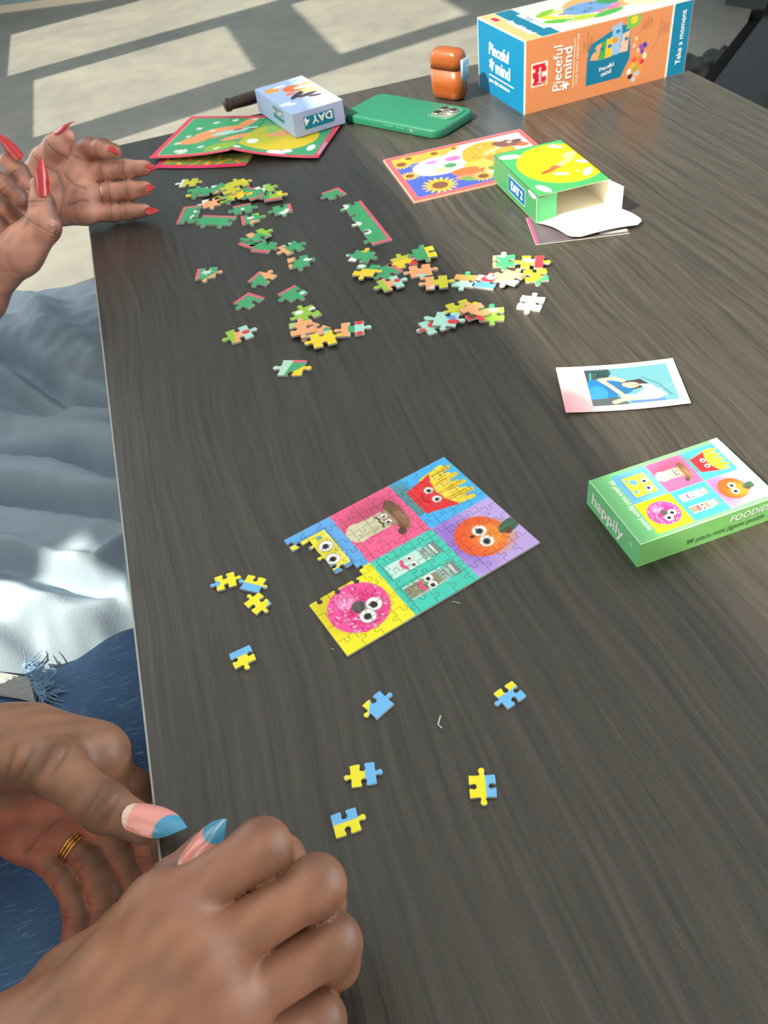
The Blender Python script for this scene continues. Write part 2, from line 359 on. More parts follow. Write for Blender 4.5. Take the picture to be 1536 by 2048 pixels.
for lo, hi in (((0,-TL,-TT),(e,0,-.0004)), ((TW-e,-TL,-TT),(TW,0,-.0004)), ((e,-e,-TT),(TW-e,0,-.0008)), ((e,-TL,-TT),(TW-e,-TL+e,-.0004))):
    o = kid(MB().box(lo, hi).build('edge_band', M_EDGE if lo[0] == 0 and hi[0] == e else mat('dark_edge_band', (60,52,46), .5)), tb)
M_BLACKMETAL = mat('black_metal', (28,28,30), .5)
kid(MB().box((.34,-TL+.12,-TT-.05),(.42,-.12,-TT)).build('rail', M_BLACKMETAL), tb)
for y in (-.16, -TL+.16):
    kid(MB().box((.345,y-.035,FZ+.03),(.415,y+.035,-TT-.05), .004).build('leg', M_BLACKMETAL), tb)
    kid(MB().box((.10,y-.04,FZ),(.66,y+.04,FZ+.03), .006).build('foot', M_BLACKMETAL), tb)

# ================================================================ cartons
TEAL = (0,124,164); ORG = (218,140,92)
def carton(name, loc, th, W, Lb, H, paints, step, label, cat='box', mtl=None):
    """closed carton; local x = W, y = L; paints: dict top, front(-y), left(-x), right, back -> fn(x,y in mm)"""
    root = empty(name, loc, th); tag(root, label, cat); mtl = mtl or M_PRINT
    F = {'top':((0,0,H),(1,0,0),(0,1,0),W,Lb), 'front':((0,0,0),(1,0,0),(0,0,1),W,H), 'left':((0,Lb,0),(0,-1,0),(0,0,1),Lb,H),
         'right':((W,0,0),(0,1,0),(0,0,1),Lb,H), 'back':((W,Lb,0),(-1,0,0),(0,0,1),W,H), 'bottom':((0,Lb,0),(1,0,0),(0,-1,0),W,Lb)}
    V = []; Q = []; C = []; b = 0
    for k, (o, ux, uy, w, h) in F.items():
        fn = paints.get(k); st = step if fn else 1.0
        fn = fn or (lambda x, y: np.tile(np.array(paints['base'], float), (len(x), 1)))
        nx = max(2, int(w/st)+1); ny = max(2, int(h/st)+1)
        X, Y = np.meshgrid(np.linspace(0, w, nx), np.linspace(0, h, ny)); x = X.ravel(); y = Y.ravel()
        V.append(np.array(o)+x[:,None]*np.array(ux)+y[:,None]*np.array(uy)); C.append(lin(fn(x*1000, y*1000)))
        i = np.arange(nx*ny).reshape(ny, nx)+b; b += nx*ny
        Q.append(np.stack([i[:-1,:-1], i[:-1,1:], i[1:,1:], i[1:,:-1]], -1).reshape(-1, 4))
    mesh_obj('carton_body', np.concatenate(V), np.concatenate(Q), mtl, root, colors=np.concatenate(C))
    return root

# ---- tall gift box with teal ends
def bb_top(x, y):                 # x 0..223, y 0..125
    c = Cv(x, y, (246,196,130)); c.rect(22,0,223,125,(250,236,222))
    c.rect(22,0,46,125,TEAL); c.rect(21,0,22,125,(250,250,245)); c.rect(46,0,47,125,(250,250,245))
    c.ell(150,75,60,38,(245,170,105),rot=10); c.ell(195,45,35,26,(250,215,190)); c.ell(210,95,30,25,(245,150,95))
    c.ell(80,60,26,17,(240,220,50),rot=-20); c.ell(82,60,15,9,(252,245,230),rot=-25); c.ell(85,59,9,4,(170,110,70),rot=-25)
    c.ell(118,62,34,22,(105,155,220),rot=8); c.ell(150,70,14,14,(60,150,90)); c.ell(68,78,18,7,(120,190,60),rot=30); c.ell(66,38,20,8,(90,185,70),rot=-30)
    c.ell(125,28,24,8,(70,175,85),rot=15); c.ell(95,32,16,9,(165,205,60)); c.ell(140,42,8,6,(235,120,160)); c.ell(150,52,7,5,(200,130,210)); c.ell(120,40,6,5,(240,130,165))
    for fx, fy in ((100,70),(118,58),(130,75),(108,52)):
        for a in range(3): c.seg(fx-6*math.cos(a*1.05), fy-6*math.sin(a*1.05), fx+6*math.cos(a*1.05), fy+6*math.sin(a*1.05), 1.2, (60,110,90))
    c.flower(74,26,8,8,(252,252,250),(240,200,60)); c.flower(90,18,6,7,(250,250,250),(240,200,60)); c.ell(165,62,5,4,(240,190,60))
    c.rect(6,88,17,110,(250,250,250)); c.rect(7.5,90,15.5,108,(215,40,50))
    for e_ in ((0,0,223,1.2),(0,123.8,223,125),(0,0,1.2,125)): c.rect(*e_, (252,246,236))
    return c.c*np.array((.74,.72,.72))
def bb_left(x, y):                # x 0..125 far->near, y 0..80
    c = Cv(x, y, (0,106,150)); c.rect(0,78.6,125,80,(250,250,248)); c.rect(123.6,0,125,80,(250,246,240)); c.rect(0,0,1,80,(240,240,235))
    c.rect(31,22.2,97,23.3,(250,250,250)); return c.c
def bb_front(x, y):               # x 0..223, y 0..80
    c = Cv(x, y, ORG); c.rect(197,0,223,80,TEAL); c.rect(195.2,0,197.4,80,(244,240,235)); c.rect(0,0,1.6,80,(248,240,232)); c.rect(0,79.2,200,80,(250,225,200))
    # red emblem in a white outline, turned a quarter
    for d, col in ((1.8,(246,232,226)), (0,(212,25,48))):
        c.rect(10.5-d,30-d,28+d,52+d,col); 
    c.rect(22.5,37.5,28.3,43.5,(246,232,226)); c.rect(24,33.5,28.5,37,(212,25,48)); c.rect(10,44,13.5,48,(246,232,226)); c.rect(10,33,12.2,38,(246,232,226)); c.ell(26.5,31,2.2,2.2,ORG)
    c.ell(27.8,50.5,1.6,1.6,(246,232,226))
    c.rect(64.5,16,65.1,70,(248,225,205))
    # printed picture of an open teal box of small cartons
    c.poly([(82,38),(128,38),(140,47),(138,70),(124,72),(84,58)], (10,125,160)); c.poly([(82,14),(130,14),(141,34),(141,48),(130,42),(82,42)], (10,118,155))
    c.poly([(86,42),(94,56),(101,58),(97,40)], (240,165,115)); c.poly([(97,40),(101,58),(108,60),(106,40)], (75,165,85)); c.poly([(106,40),(108,60),(117,62),(116,41)], (245,195,40))
    c.poly([(116,41),(114,72),(126,76),(128,62),(126,42)], (150,190,230)); c.poly([(126,42),(129,62),(138,64),(137,42)], (240,190,165)); c.ell(119,57,4,3.4,(245,150,50))
    for tx, ty in ((92,51),(102,51),(112,52),(122,66),(134,56)): c.rect(tx-2.4,ty-1.8,tx+2.4,ty+1.8,(10,125,165))
    c.poly([(133,66),(134,79),(152,79),(152,70),(146,66)], (120,190,80)); c.ell(143,74,5,4,(235,200,50))
    c.poly([(138,13),(146,6),(157,9),(165,34),(160,50),(154,46),(150,34),(142,27)], (235,150,80)); c.wobble((200,70,60), .5, 1.3, 3, .0)
    for k, (px_, py_, col) in enumerate([(144,12,(60,40,40)),(150,20,(150,170,60)),(155,30,(230,120,60)),(158,38,(110,70,170)),(161,44,(80,60,160)),(147,24,(240,180,60)),(153,14,(170,200,230)),(159,26,(210,60,60)),(142,18,(245,235,225)),(162,32,(250,225,200)),(149,8,(190,200,220)),(156,43,(140,80,170)),(148,30,(225,90,70))]): c.ell(px_, py_, 3.6, 2.8, col, rot=k*31)
    for px_, py_ in ((146,46),(148,53),(152,40),(169,52),(172,58),(167,64)): c.ell(px_, py_, 2, 2.4, (240,200,170) if px_ < 160 else (215,150,70))
    c.path([(94,66),(99,67),(103,63)], .8, (175,110,75)); c.path([(160,66),(155,63),(151,58)], .8, (175,110,75)); c.path([(180,52),(176,42),(170,36)], .8, (175,110,75))
    return c.c
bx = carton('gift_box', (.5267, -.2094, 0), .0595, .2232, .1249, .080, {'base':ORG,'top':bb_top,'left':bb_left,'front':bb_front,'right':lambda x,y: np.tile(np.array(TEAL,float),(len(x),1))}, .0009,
            'large orange and teal puzzle gift box lying at the far right of the table')
lx, up = (0,-1,0), (0,0,1)
def LT(t, x, z, s, **k): return lettering('lettering', t, bx, (0,.1249-x,z), lx, up, s, M_WHITEINK, **k)
LT('Pieceful', .031, .0465, .0190, bold=.010, stretch=.92, shear=.08); LT('mind', .049, .0285, .0200, bold=.016, stretch=1.0); LT('*', .033, .0205, .030, bold=.02); LT('your daily adventure', .031, .0150, .0066, stretch=1.02)
fx, fu = (0,0,1), (-1,0,0)                          # lettering that reads upwards on the long side
def FT(t, x, z, s, m=M_WHITEINK, **k): return lettering('lettering', t, bx, (x,0,z), fx, fu, s, m, **k)
FT('Pieceful', .0485, .0165, .0165, bold=.006, stretch=1.0, shear=.05); FT('mind', .0615, .028, .017, bold=.014, stretch=1.05); FT('*', .0655, .017, .024, bold=.02); FT('YOUR DAILY ADVENTURE', .0705, .018, .0042, stretch=1.05, space=1.1)
FT('Take a moment', .2145, .012, .0098, bold=.010, stretch=.95)
FT('Jumbo', .0215, .0315, .0068, bold=.01)
M_BROWNINK = mat('brown_ink', (170,105,70), .6)
for i, t in enumerate(('A DAILY','MOMENT FOR','YOURSELF')): FT(t, .078+i*.005, .052, .0034, M_BROWNINK)
for i, t in enumerate(('DAILY','PUZZLE','BOXES')): FT(t, .158+i*.005, .062, .0034, M_BROWNINK)
for i, t in enumerate(('EVERY DAY','A NEW','PUZZLE')): FT(t, .182+i*.0045, .052, .0034, M_BROWNINK)
lettering('lettering', 'Take a moment', bx, (.0385,.098,.080), (0,-1,0), (1,0,0), .0125, M_WHITEINK, bold=.012, stretch=.9)
lettering('lettering', 'Pieceful mind', bx, (.0155,.080,.080), (0,-1,0), (1,0,0), .013, M_WHITEINK, bold=.008, stretch=.9)
lettering('lettering', 'Pieceful', bx, (.100,0,.0265), (1,0,.17), (-.17,0,1), .0065, M_WHITEINK, bold=.01); lettering('lettering', 'mind', bx, (.103,0,.0205), (1,0,.17), (-.17,0,1), .0070, M_WHITEINK, bold=.015)

# ---- pale blue carton on the leaflet
def d4_top(x, y):                 # x 0..68 , y 0..118
    c = Cv(x, y, (172,196,236)); c.ell(15,100,10,8,(240,170,60)); c.ell(28,106,9,3.5,(240,246,252)); c.ell(8,40,9,4,(240,246,252),rot=20); c.ell(14,34,7,4,(240,246,252))
    c.ell(40,86,15,13,(240,120,70),rot=-20); c.ell(48,84,9,5,(250,235,225)); c.ell(34,60,17,5,(70,55,60),rot=40); c.ell(44,52,14,5,(75,60,62),rot=10); c.ell(28,70,6,5,(235,130,100))
    c.ell(54,66,12,8,(245,200,60),rot=-30); c.ell(50,42,9,4.5,(85,70,70),rot=-15); c.path([(46,72),(60,58)],1.5,(250,245,230)); c.path([(49,75),(63,61)],1.2,(250,245,230)); c.ell(60,92,8,5,(240,150,90)); c.ell(62,108,9,4,(240,246,252)); c.ell(55,112,5,2.5,(90,170,150))
    return c.c
def d4_left(x, y): c = Cv(x, y, (172,198,240)); c.rect(58,8,92,22,(20,130,160)); return c.c
def d4_front(x, y): c = Cv(x, y, (170,180,218)); c.rect(14,6,54,21,(20,125,155)); return c.c
d4 = carton('puzzle_carton', (.2610,-.1290,.0045), math.radians(10.5), .068, .124, .0275, {'base':(168,188,228),'top':d4_top,'left':d4_left,'front':d4_front}, .0007,
            'closed pale blue puzzle carton marked DAY 4 beside the green phone')
lettering('lettering', 'DAY 4', d4, (.0525,0,.0195), (-1,0,0), (0,0,-1), .0125, M_WHITEINK, bold=.02, stretch=1.1)
lettering('lettering', 'DAY 4', d4, (0,.0335,.0205), (0,1,0), (0,0,-1), .0110, M_WHITEINK, bold=.02, stretch=1.0)

# ---- open green carton with flaps
d2 = tag(empty('puzzle_carton', (.4195,-.4725,.0015), math.radians(-1.5)), 'open green puzzle carton marked DAY 2 with its white flap folded out', 'box')
W2, L2, H2, T2 = .0745, .110, .027, .0006
def d2_top(x, y):
    c = Cv(x, y, (58,140,84)); c.ell(50,58,42,47,(225,190,10),soft=.6); c.ell(50,58,42.5,47.5,(246,235,60),soft=.6,al=.0)
    c.ell(33,46,11,3.2,(225,70,40),rot=18); c.ell(42,51,6,4,(215,90,50)); c.ell(49,54,5,3.4,(190,140,120)); c.ell(58,60,12,4,(240,175,110),rot=25); c.ell(66,72,9,5,(245,190,120),rot=20)
    c.ell(40,34,8,3,(246,250,240),rot=-30); c.ell(12,96,11,5,(240,248,240),rot=-20); c.ell(64,26,9,4,(246,250,240),rot=50); c.ell(12,12,4,10,(240,248,240),rot=20); c.ell(62,96,8,3,(250,250,240),rot=-40); c.ell(70,50,7,3.5,(250,250,245),rot=-40)
    c.flower(57,32,2,6,(240,240,220)); c.flower(62,102,2,6,(240,240,220)); c.flower(70,34,1.6,6,(240,240,220)); return c.c
def d2_left(x, y): c = Cv(x, y, (58,128,82)); c.rect(40,5.5,82,22,(160,185,195)); c.rect(40.8,6.3,81.2,21.2,(0,84,138)); c.ell(99,25,9,3,(200,215,205)); return c.c
def panel(name, fn_out, o, ux, uy, w, h, parent, thick=T2, step=.0009):   # card panel: printed outside, white inside
    o, ux, uy = [np.asarray(q, float) for q in (o, ux, uy)]; n = np.cross(ux, uy)
    nx = max(2, int(w/step)); ny = max(2, int(h/step)); X, Y = np.meshgrid(np.linspace(0,w,nx), np.linspace(0,h,ny)); x = X.ravel(); y = Y.ravel(); k = len(x)
    A = o+x[:,None]*ux+y[:,None]*uy; V = np.concatenate([A, A-n*thick]); i = np.arange(k).reshape(ny,nx)
    q = np.stack([i[:-1,:-1], i[:-1,1:], i[1:,1:], i[1:,:-1]], -1).reshape(-1,4)
    ring = np.concatenate([i[0,:], i[1:,-1], i[-1,-2::-1], i[-2:0:-1,0]]); r2 = np.roll(ring, -1)
    F = np.concatenate([q, q[:, ::-1]+k, np.stack([ring+k, r2+k, r2, ring], 1)])
    inner = np.tile(lin((246,241,226)), (k,1)); outer = lin(fn_out(x*1000,y*1000)) if fn_out else inner
    return mesh_obj(name, V, F, M_PRINT, parent, colors=np.concatenate([outer, inner]))
flat = lambda col: (lambda x, y: np.tile(np.array(col, float), (len(x), 1)))
panel('top_panel', d2_top, (0,0,H2), (1,0,0), (0,1,0), W2, L2, d2)
panel('bottom_panel', flat((80,180,110)), (0,L2,0), (1,0,0), (0,-1,0), W2, L2, d2)
panel('side_panel', d2_left, (0,L2,0), (0,-1,0), (0,0,1), L2, H2, d2)
panel('side_panel', flat((84,182,114)), (W2,0,0), (0,1,0), (0,0,1), L2, H2, d2)
panel('back_panel', flat((84,182,114)), (W2,L2,0), (-1,0,0), (0,0,1), W2, H2, d2)
panel('side_flap', flat((92,190,125)), (0,-.0002,.0006), (.985,.17,0), (0,0,1), .0225, H2-.003, d2)
panel('side_flap', flat((84,182,114)), (W2+.0045,-.0185,.0008), (-.236,.972,0), (0,0,1), .0190, H2-.002, d2)
def flap():                         # long tuck flap, rounded at its free end, drooping onto the leaflet
    V = []; n = 26; m = 14; w = W2; l = .048
    for j in range(m+1):
        t = j/m; y = -l*t; r = .009; z = .0012+.006*t*(1-t)+.0022*math.sin(t*2.6)
        ins = 0.001 + (r-math.sqrt(max(0, r*r-(r-(l+y))**2)) if l+y < r else 0)
        for i in range(n+1): x = ins+(w-2*ins)*i/n; V.append((x+.014*t, y-.004*t*(i/n-.5), z+.0015*math.sin(3*i/n)*t))
    k = len(V); V += [(a,b,c-.0006) for a,b,c in V]; F = []
    for j in range(m):
        for i in range(n): a = j*(n+1)+i; F += [(a,a+n+1,a+n+2,a+1), (a+k,a+1+k,a+n+2+k,a+n+1+k)]
    ring = [i for i in range(n+1)]+[j*(n+1)+n for j in range(1,m+1)]+[m*(n+1)+i for i in range(n-1,-1,-1)]+[j*(n+1) for j in range(m-1,0,-1)]
    for a, b in zip(ring, ring[1:]+ring[:1]): F.append((a,b,b+k,a+k))
    return mesh_obj('tuck_flap', V, F, M_WHITECARD, d2, True)
flap()
lettering('lettering', 'DAY 2', d2, (0,L2-.0470,.0098), (0,-1,0), (0,0,1), .0115, M_WHITEINK, bold=.03, stretch=.92)
# leaflet under the open carton
def lf_fn(x, y):
    c = Cv(x, y, (84,76,86)); c.rect(0,0,3.5,60,(170,66,116))
    for k in range(9): c.rect(6,3+k*5,90,4.6+k*5,(100,95,102)); 
    c.rect(60,4,85,9,(215,215,215)); c.ell(40,8,14,5,(90,80,92)); return c.c
q0 = at(1072,491); lf = tag(empty('leaflet', (q0[0],q0[1],.0004), math.radians(-15)), 'thin grey and purple leaflet sticking out under the open green carton', 'leaflet')
sheet('page', .086, .055, .0012, lf_fn, ((0,0,.0006),(1,0,0),(0,1,0)), M_PRINT, lf)
MB().box((0,0,0),(.086,.055,.0005)).build('backing', M_WHITECARD, lf)

# ---- flat art card
def art(x, y):                    # 166 x 120
    c = Cv(x, y, (252,246,236)); c.rect(0,0,166,120,(235,120,120)); c.rect(7,7,161,113,(250,244,236))
    c.poly([(7,7),(95,7),(85,60),(60,90),(7,92)], (70,110,225)); c.poly([(7,92),(60,90),(85,113),(7,113)], (245,190,90))
    c.ell(54,72,34,24,(240,244,255),rot=8); 
    for k in range(9): c.seg(26+k*7,50,38+k*6,94,.9,(170,190,240)); c.seg(22,56+k*4.4,86,58+k*4.2,.8,(185,205,245))
    c.ell(70,82,9,6,(225,130,215)); c.ell(50,60,8,6,(250,235,180)); c.ell(62,66,7,6,(70,170,120)); c.ell(46,84,7,4,(215,150,220))
    c.ell(110,74,30,34,(245,185,60),rot=-20); c.ell(122,52,26,18,(238,160,70)); c.ell(92,48,20,14,(250,210,90),rot=-35); c.ell(74,42,18,10,(235,130,70),rot=-10); c.ell(66,30,10,6,(240,150,110))
    g = np.random.default_rng(5)
    for k in range(70): c.ell(88+g.random()*55, 40+g.random()*60, 2.2, 1.3, [(250,215,90),(230,140,50),(252,235,170)][k%3], rot=g.random()*180)
    for a in range(5): c.seg(100+a*2,70+a*2,132+a,84+a*2,.9,(252,240,200))
    c.ell(136,90,12,9,(120,90,85)); c.ell(127,95,6,5,(115,88,85)); c.ell(146,84,9,6,(130,95,85)); c.ell(150,92,6,4,(95,80,80)); c.ell(152,78,7,5,(235,120,80)); c.ell(141,92,3,2.5,(235,215,200))
    for fx_, fy_, r in ((36,24,20),(14,62,11),(14,96,13),(84,22,13),(112,26,12),(134,30,10),(26,108,9),(56,106,10),(80,108,7)):
        c.flower(fx_,fy_,r,16,(252,220,50),None,depth=.22); c.flower(fx_,fy_,r*.7,14,(245,185,30),(120,95,75),hr=.62)
    c.ell(68,24,5,8,(110,180,90),rot=40); c.ell(98,16,5,8,(120,185,80)); c.ell(124,20,5,7,(100,175,90),rot=-30); c.ell(100,36,4,6,(90,160,80),rot=20)
    for e_ in ((0,0,166,6),(0,114,166,120),(0,0,6,120),(160,0,166,120)): c.rect(*e_, (236,112,122))
    c.ell(104,7,6,4,(215,60,60)); return c.c*np.array((.80,.70,.70))
ac = tag(empty('art_card', (.3325,-.3655,0), math.radians(-2)), 'bright sunflower picture card with a pink border partly under the green carton', 'card')
sheet('picture', .166, .1203, .0008, art, ((0,0,.00205),(1,0,0),(0,1,0)), M_PRINT, ac)
MB().box((0,0,0),(.166,.1203,.0020)).build('card_back', mat('pink_card_edge', (232,190,165), .7), ac)

# ---- folded leaflet with pink border
PB = (228,72,100)
def lv_l(x, y):                   # left page 110 x 135, x from left edge to fold
    c = Cv(x, y, (72,168,118)); c.ell(62,78,34,17,(240,160,105),rot=35); c.ell(38,52,18,11,(240,160,105),rot=20); c.ell(90,112,22,8,(240,160,105),rot=70); c.ell(100,60,26,9,(240,160,105),rot=28)
    c.ell(80,80,26,7,(165,222,212),rot=28); c.ell(98,92,16,5,(165,222,212),rot=25); c.ell(86,88,7,2.6,(190,70,90),rot=30); c.ell(104,90,6,2.4,(190,70,90)); c.ell(88,26,22,14,(150,190,60),rot=15); c.seg(48,50,72,68,1,(205,120,70))
    for p in ((20,44),(26,66),(30,92),(46,112),(58,30),(84,20),(30,20),(52,84),(96,124),(70,120)): c.flower(*p,5,8,(246,250,246),(150,120,140),hr=.2)
    c.flower(38,18,8,9,(248,250,248),(150,110,120),hr=.2)
    for e_ in ((0,0,110,8),(0,0,7,135),(0,128,110,135)): c.rect(*e_, PB)
    c.rect(7,8,8.2,128,(236,190,140)); c.rect(7,8,110,9.2,(236,190,140)); return c.c
def lv_r(x, y):
    c = Cv(x, y, (72,168,118)); c.ell(38,60,54,44,(232,205,40),soft=1); c.ell(10,64,34,40,(185,195,50),soft=20,al=.8); c.ell(40,72,20,9,(240,165,110),rot=30); c.ell(60,84,5,4,(205,70,70)); c.ell(14,40,7,9,(235,240,235)); c.ell(54,12,12,6,(240,246,242)); c.ell(66,18,6,5,(240,246,242)); c.ell(92,30,5,9,(235,244,240)); c.ell(4,14,5,3,(245,245,245)); c.ell(24,90,10,16,(150,200,90))
    for e_ in ((0,0,110,7),(103,0,110,135),(0,128,110,135)): c.rect(*e_, PB)
    c.rect(104.5,12,108.5,46,(196,150,200)); return c.c
ldir = np.array([.857,-.515,0]); vdir = np.array([.515,.857,0]); C0_ = np.array([.271,-.199,0])
lv = tag(empty('folded_leaflet', (0,0,0)), 'green folded leaflet with a pink border under the pale blue carton', 'leaflet')
fold0 = C0_-ldir*.110
def b_r(x, y): z = .0028+.012*(1-x/.11)**2*np.clip(1-y/.10,0,1); return np.stack([0*x,0*x,z],1)
def b_l(x, y): t = x/.11; z = .0055+.0095*t**2*np.clip(1-y/.10,0,1)-.0022*t; return np.stack([0*x,0*x,z],1)
sheet('right_page', .110, .135, .0011, lv_r, (fold0, ldir, vdir), M_PRINT, lv, b_r)
sheet('left_page', .110, .135, .0011, lv_l, (fold0-ldir*.110, ldir, vdir), M_PRINT, lv, b_l)
def lv_u(x, y):
    c = Cv(x, y, (120,160,90)); c.wobble((240,180,50), .35, .3, 4); c.wobble((225,120,50), .5, .9, 8)
    for e_ in ((0,0,125,9),(0,0,6,40)): c.rect(*e_, (226,48,98))
    return c.c
u0 = np.array([.0855,-.1085,0]); ud = np.array([.189,-.168,0])-u0; ul = np.linalg.norm(ud); ud /= ul; uv = np.array([-ud[1],ud[0],0])
sheet('lower_page', ul, .040, .0011, lv_u, (u0, ud, uv), M_PRINT, lv, lambda x, y: np.stack([0*x, -.004*np.sin(x/ul*3.14), .0012+0*x], 1))

# ---- dark glossy tube behind the pale blue carton
tp = tag(empty('cosmetic_tube', (0,0,0)), 'dark brown glossy slim tube lying behind the pale blue carton', 'tube')
M_TUBE = mat('glossy_dark_brown', (58,38,36), .22, .5)
ta = np.array([.196,.0005,.0095+.0085]); tdv = np.array([.0868,.0173,0]); tdv /= np.linalg.norm(tdv)
MB().tube([ta+tdv*s for s in (0,.001,.0075,.008)], [.0055,.0078,.0085,.0080], 24).build('cap', M_TUBE, tp, True)
MB().tube([ta+tdv*s for s in (.0082,.010,.030,.075,.077)], [.0064,.0070,.0080,.0080,.006], 24).build('barrel', M_TUBE, tp, True)

# ================================================================ phone and earbud case
def rounded(w, h, r, n=8):
    pts = []
    for cx, cy, a0 in ((w/2-r,h/2-r,0),(-w/2+r,h/2-r,90),(-w/2+r,-h/2+r,180),(w/2-r,-h/2+r,270)):
        for k in range(n+1): a = math.radians(a0+90*k/n); pts.append((cx+r*math.cos(a), cy+r*math.sin(a)))
    return pts
def loft(rings): 
    n = len(rings[0]); V = [p for r in rings for p in r]; F = []
    for i in range(len(rings)-1):
        for k in range(n): F.append((i*n+k, i*n+(k+1)%n, (i+1)*n+(k+1)%n, (i+1)*n+k))
    F.append(tuple(range(n))[::-1]); F.append(tuple(range((len(rings)-1)*n, len(rings)*n))); return V, F
def slab(name, w, h, r, prof, mtl, parent, off=(0,0,0), n=10):       # prof: (inset, z)
    V, F = loft([[(x+off[0], y+off[1], z+off[2]) for x, y in rounded(w-2*i, h-2*i, max(.0003, r-i), n)] for i, z in prof])
    return mesh_obj(name, V, F, mtl, parent, True)
M_PHONE = mat('green_silicone', (34,106,82), .45, .3)
ph = tag(empty('phone', (.4015,-.1405,0), math.radians(-57)), 'phone in a matte green case lying face down', 'phone')
slab('case', .152, .0765, .0135, [(.0016,0),(.0004,.0008),(0,.0022),(0,.0085),(.0006,.0098),(.0018,.0105),(.0030,.0107)], M_PHONE, ph)
M_PHONE2 = mat('green_silicone_rim', (42,116,90), .35, .4)
cxp, cyp = .0505, .0120
pl = slab('camera_bump', .0375, .0360, .009, [(0,.0103),(0,.0117),(.0010,.0122),(.0026,.0122),(.0030,.0112)], M_PHONE2, ph, (cxp,cyp,0))
gp = slab('camera_glass', .0305, .0290, .007, [(0,.0112),(0,.0116),(.0004,.0118)], mat('grey_green_glass', (112,120,112), .12, .6), ph, (cxp,cyp,0))
M_LENSRING = mat('lens_metal', (170,175,170), .25, .5, metal=.9); M_LENS = mat('dark_lens', (18,20,24), .08, .7)
for lx_, ly_ in ((-.0068,.0066),(.0072,.0062),(-.0066,-.0072)):
    r = slab('lens', .0118, .0118, .0058, [(0,.0117),(0,.0136),(.0006,.0139),(.0012,.0136)], M_LENSRING, ph, (cxp+lx_,cyp+ly_,0))
    slab('lens_glass', .0092, .0092, .0045, [(0,.0130),(0,.01365)], M_LENS, r, (cxp+lx_,cyp+ly_,0))
slab('flash', .0056, .0056, .0027, [(0,.0116),(0,.0121)], mat('flash_white', (235,230,215), .3), ph, (cxp+.0072,cyp-.0030,0))
for sx, ln in ((.002,.014),(.020,.014)): MB().box((sx-ln/2,-.0390,.0042),(sx+ln/2,-.0376,.0072), .0006).build('button', M_PHONE2, ph)
MB().box((.0335,-.0384,.0040),(.0385,-.0378,.0074), .0003).build('mute_switch', mat('switch_grey', (110,120,112), .4), ph)
# earbud case standing upright
M_ORANGE = mat('orange_silicone', (134,68,22), .32, .5, coat=.25)
eb = tag(empty('earbud_case', (.4725,-.1010,0), math.radians(-57)), 'orange earbud case standing upright behind the phone', 'case')
def eb_ring(z, w, t): return [(x, y, z) for x, y in rounded(w, t, t*.46, 8)]
def eb_prof(zs): return loft([eb_ring(z, w, t) for z, w, t in zs])
body = [(0,.034,.014),(.0012,.0395,.0185),(.004,.0450,.0225),(.009,.0485,.0244),(.016,.0495,.0250),(.0360,.0495,.0250)]
lid = [(.0363,.0495,.0250),(.046,.0490,.0248),(.0515,.0468,.0240),(.0550,.0425,.0215),(.0575,.0350,.0165),(.0587,.0240,.0095)]
mesh_obj('case_body', *eb_prof(body), M_ORANGE, eb, True); mesh_obj('lid', *eb_prof(lid), M_ORANGE, eb, True)
slab('seam', .0490, .0245, .0110, [(0,.0355),(0,.0366)], mat('dark_orange', (120,58,18), .6), eb)
slab('clear_hinge', .0035, .014, .0015, [(0,.024),(0,.048),(.0006,.0485)], mat('pale_blue_clasp', (140,180,205), .25), eb, (.0252,0,0))
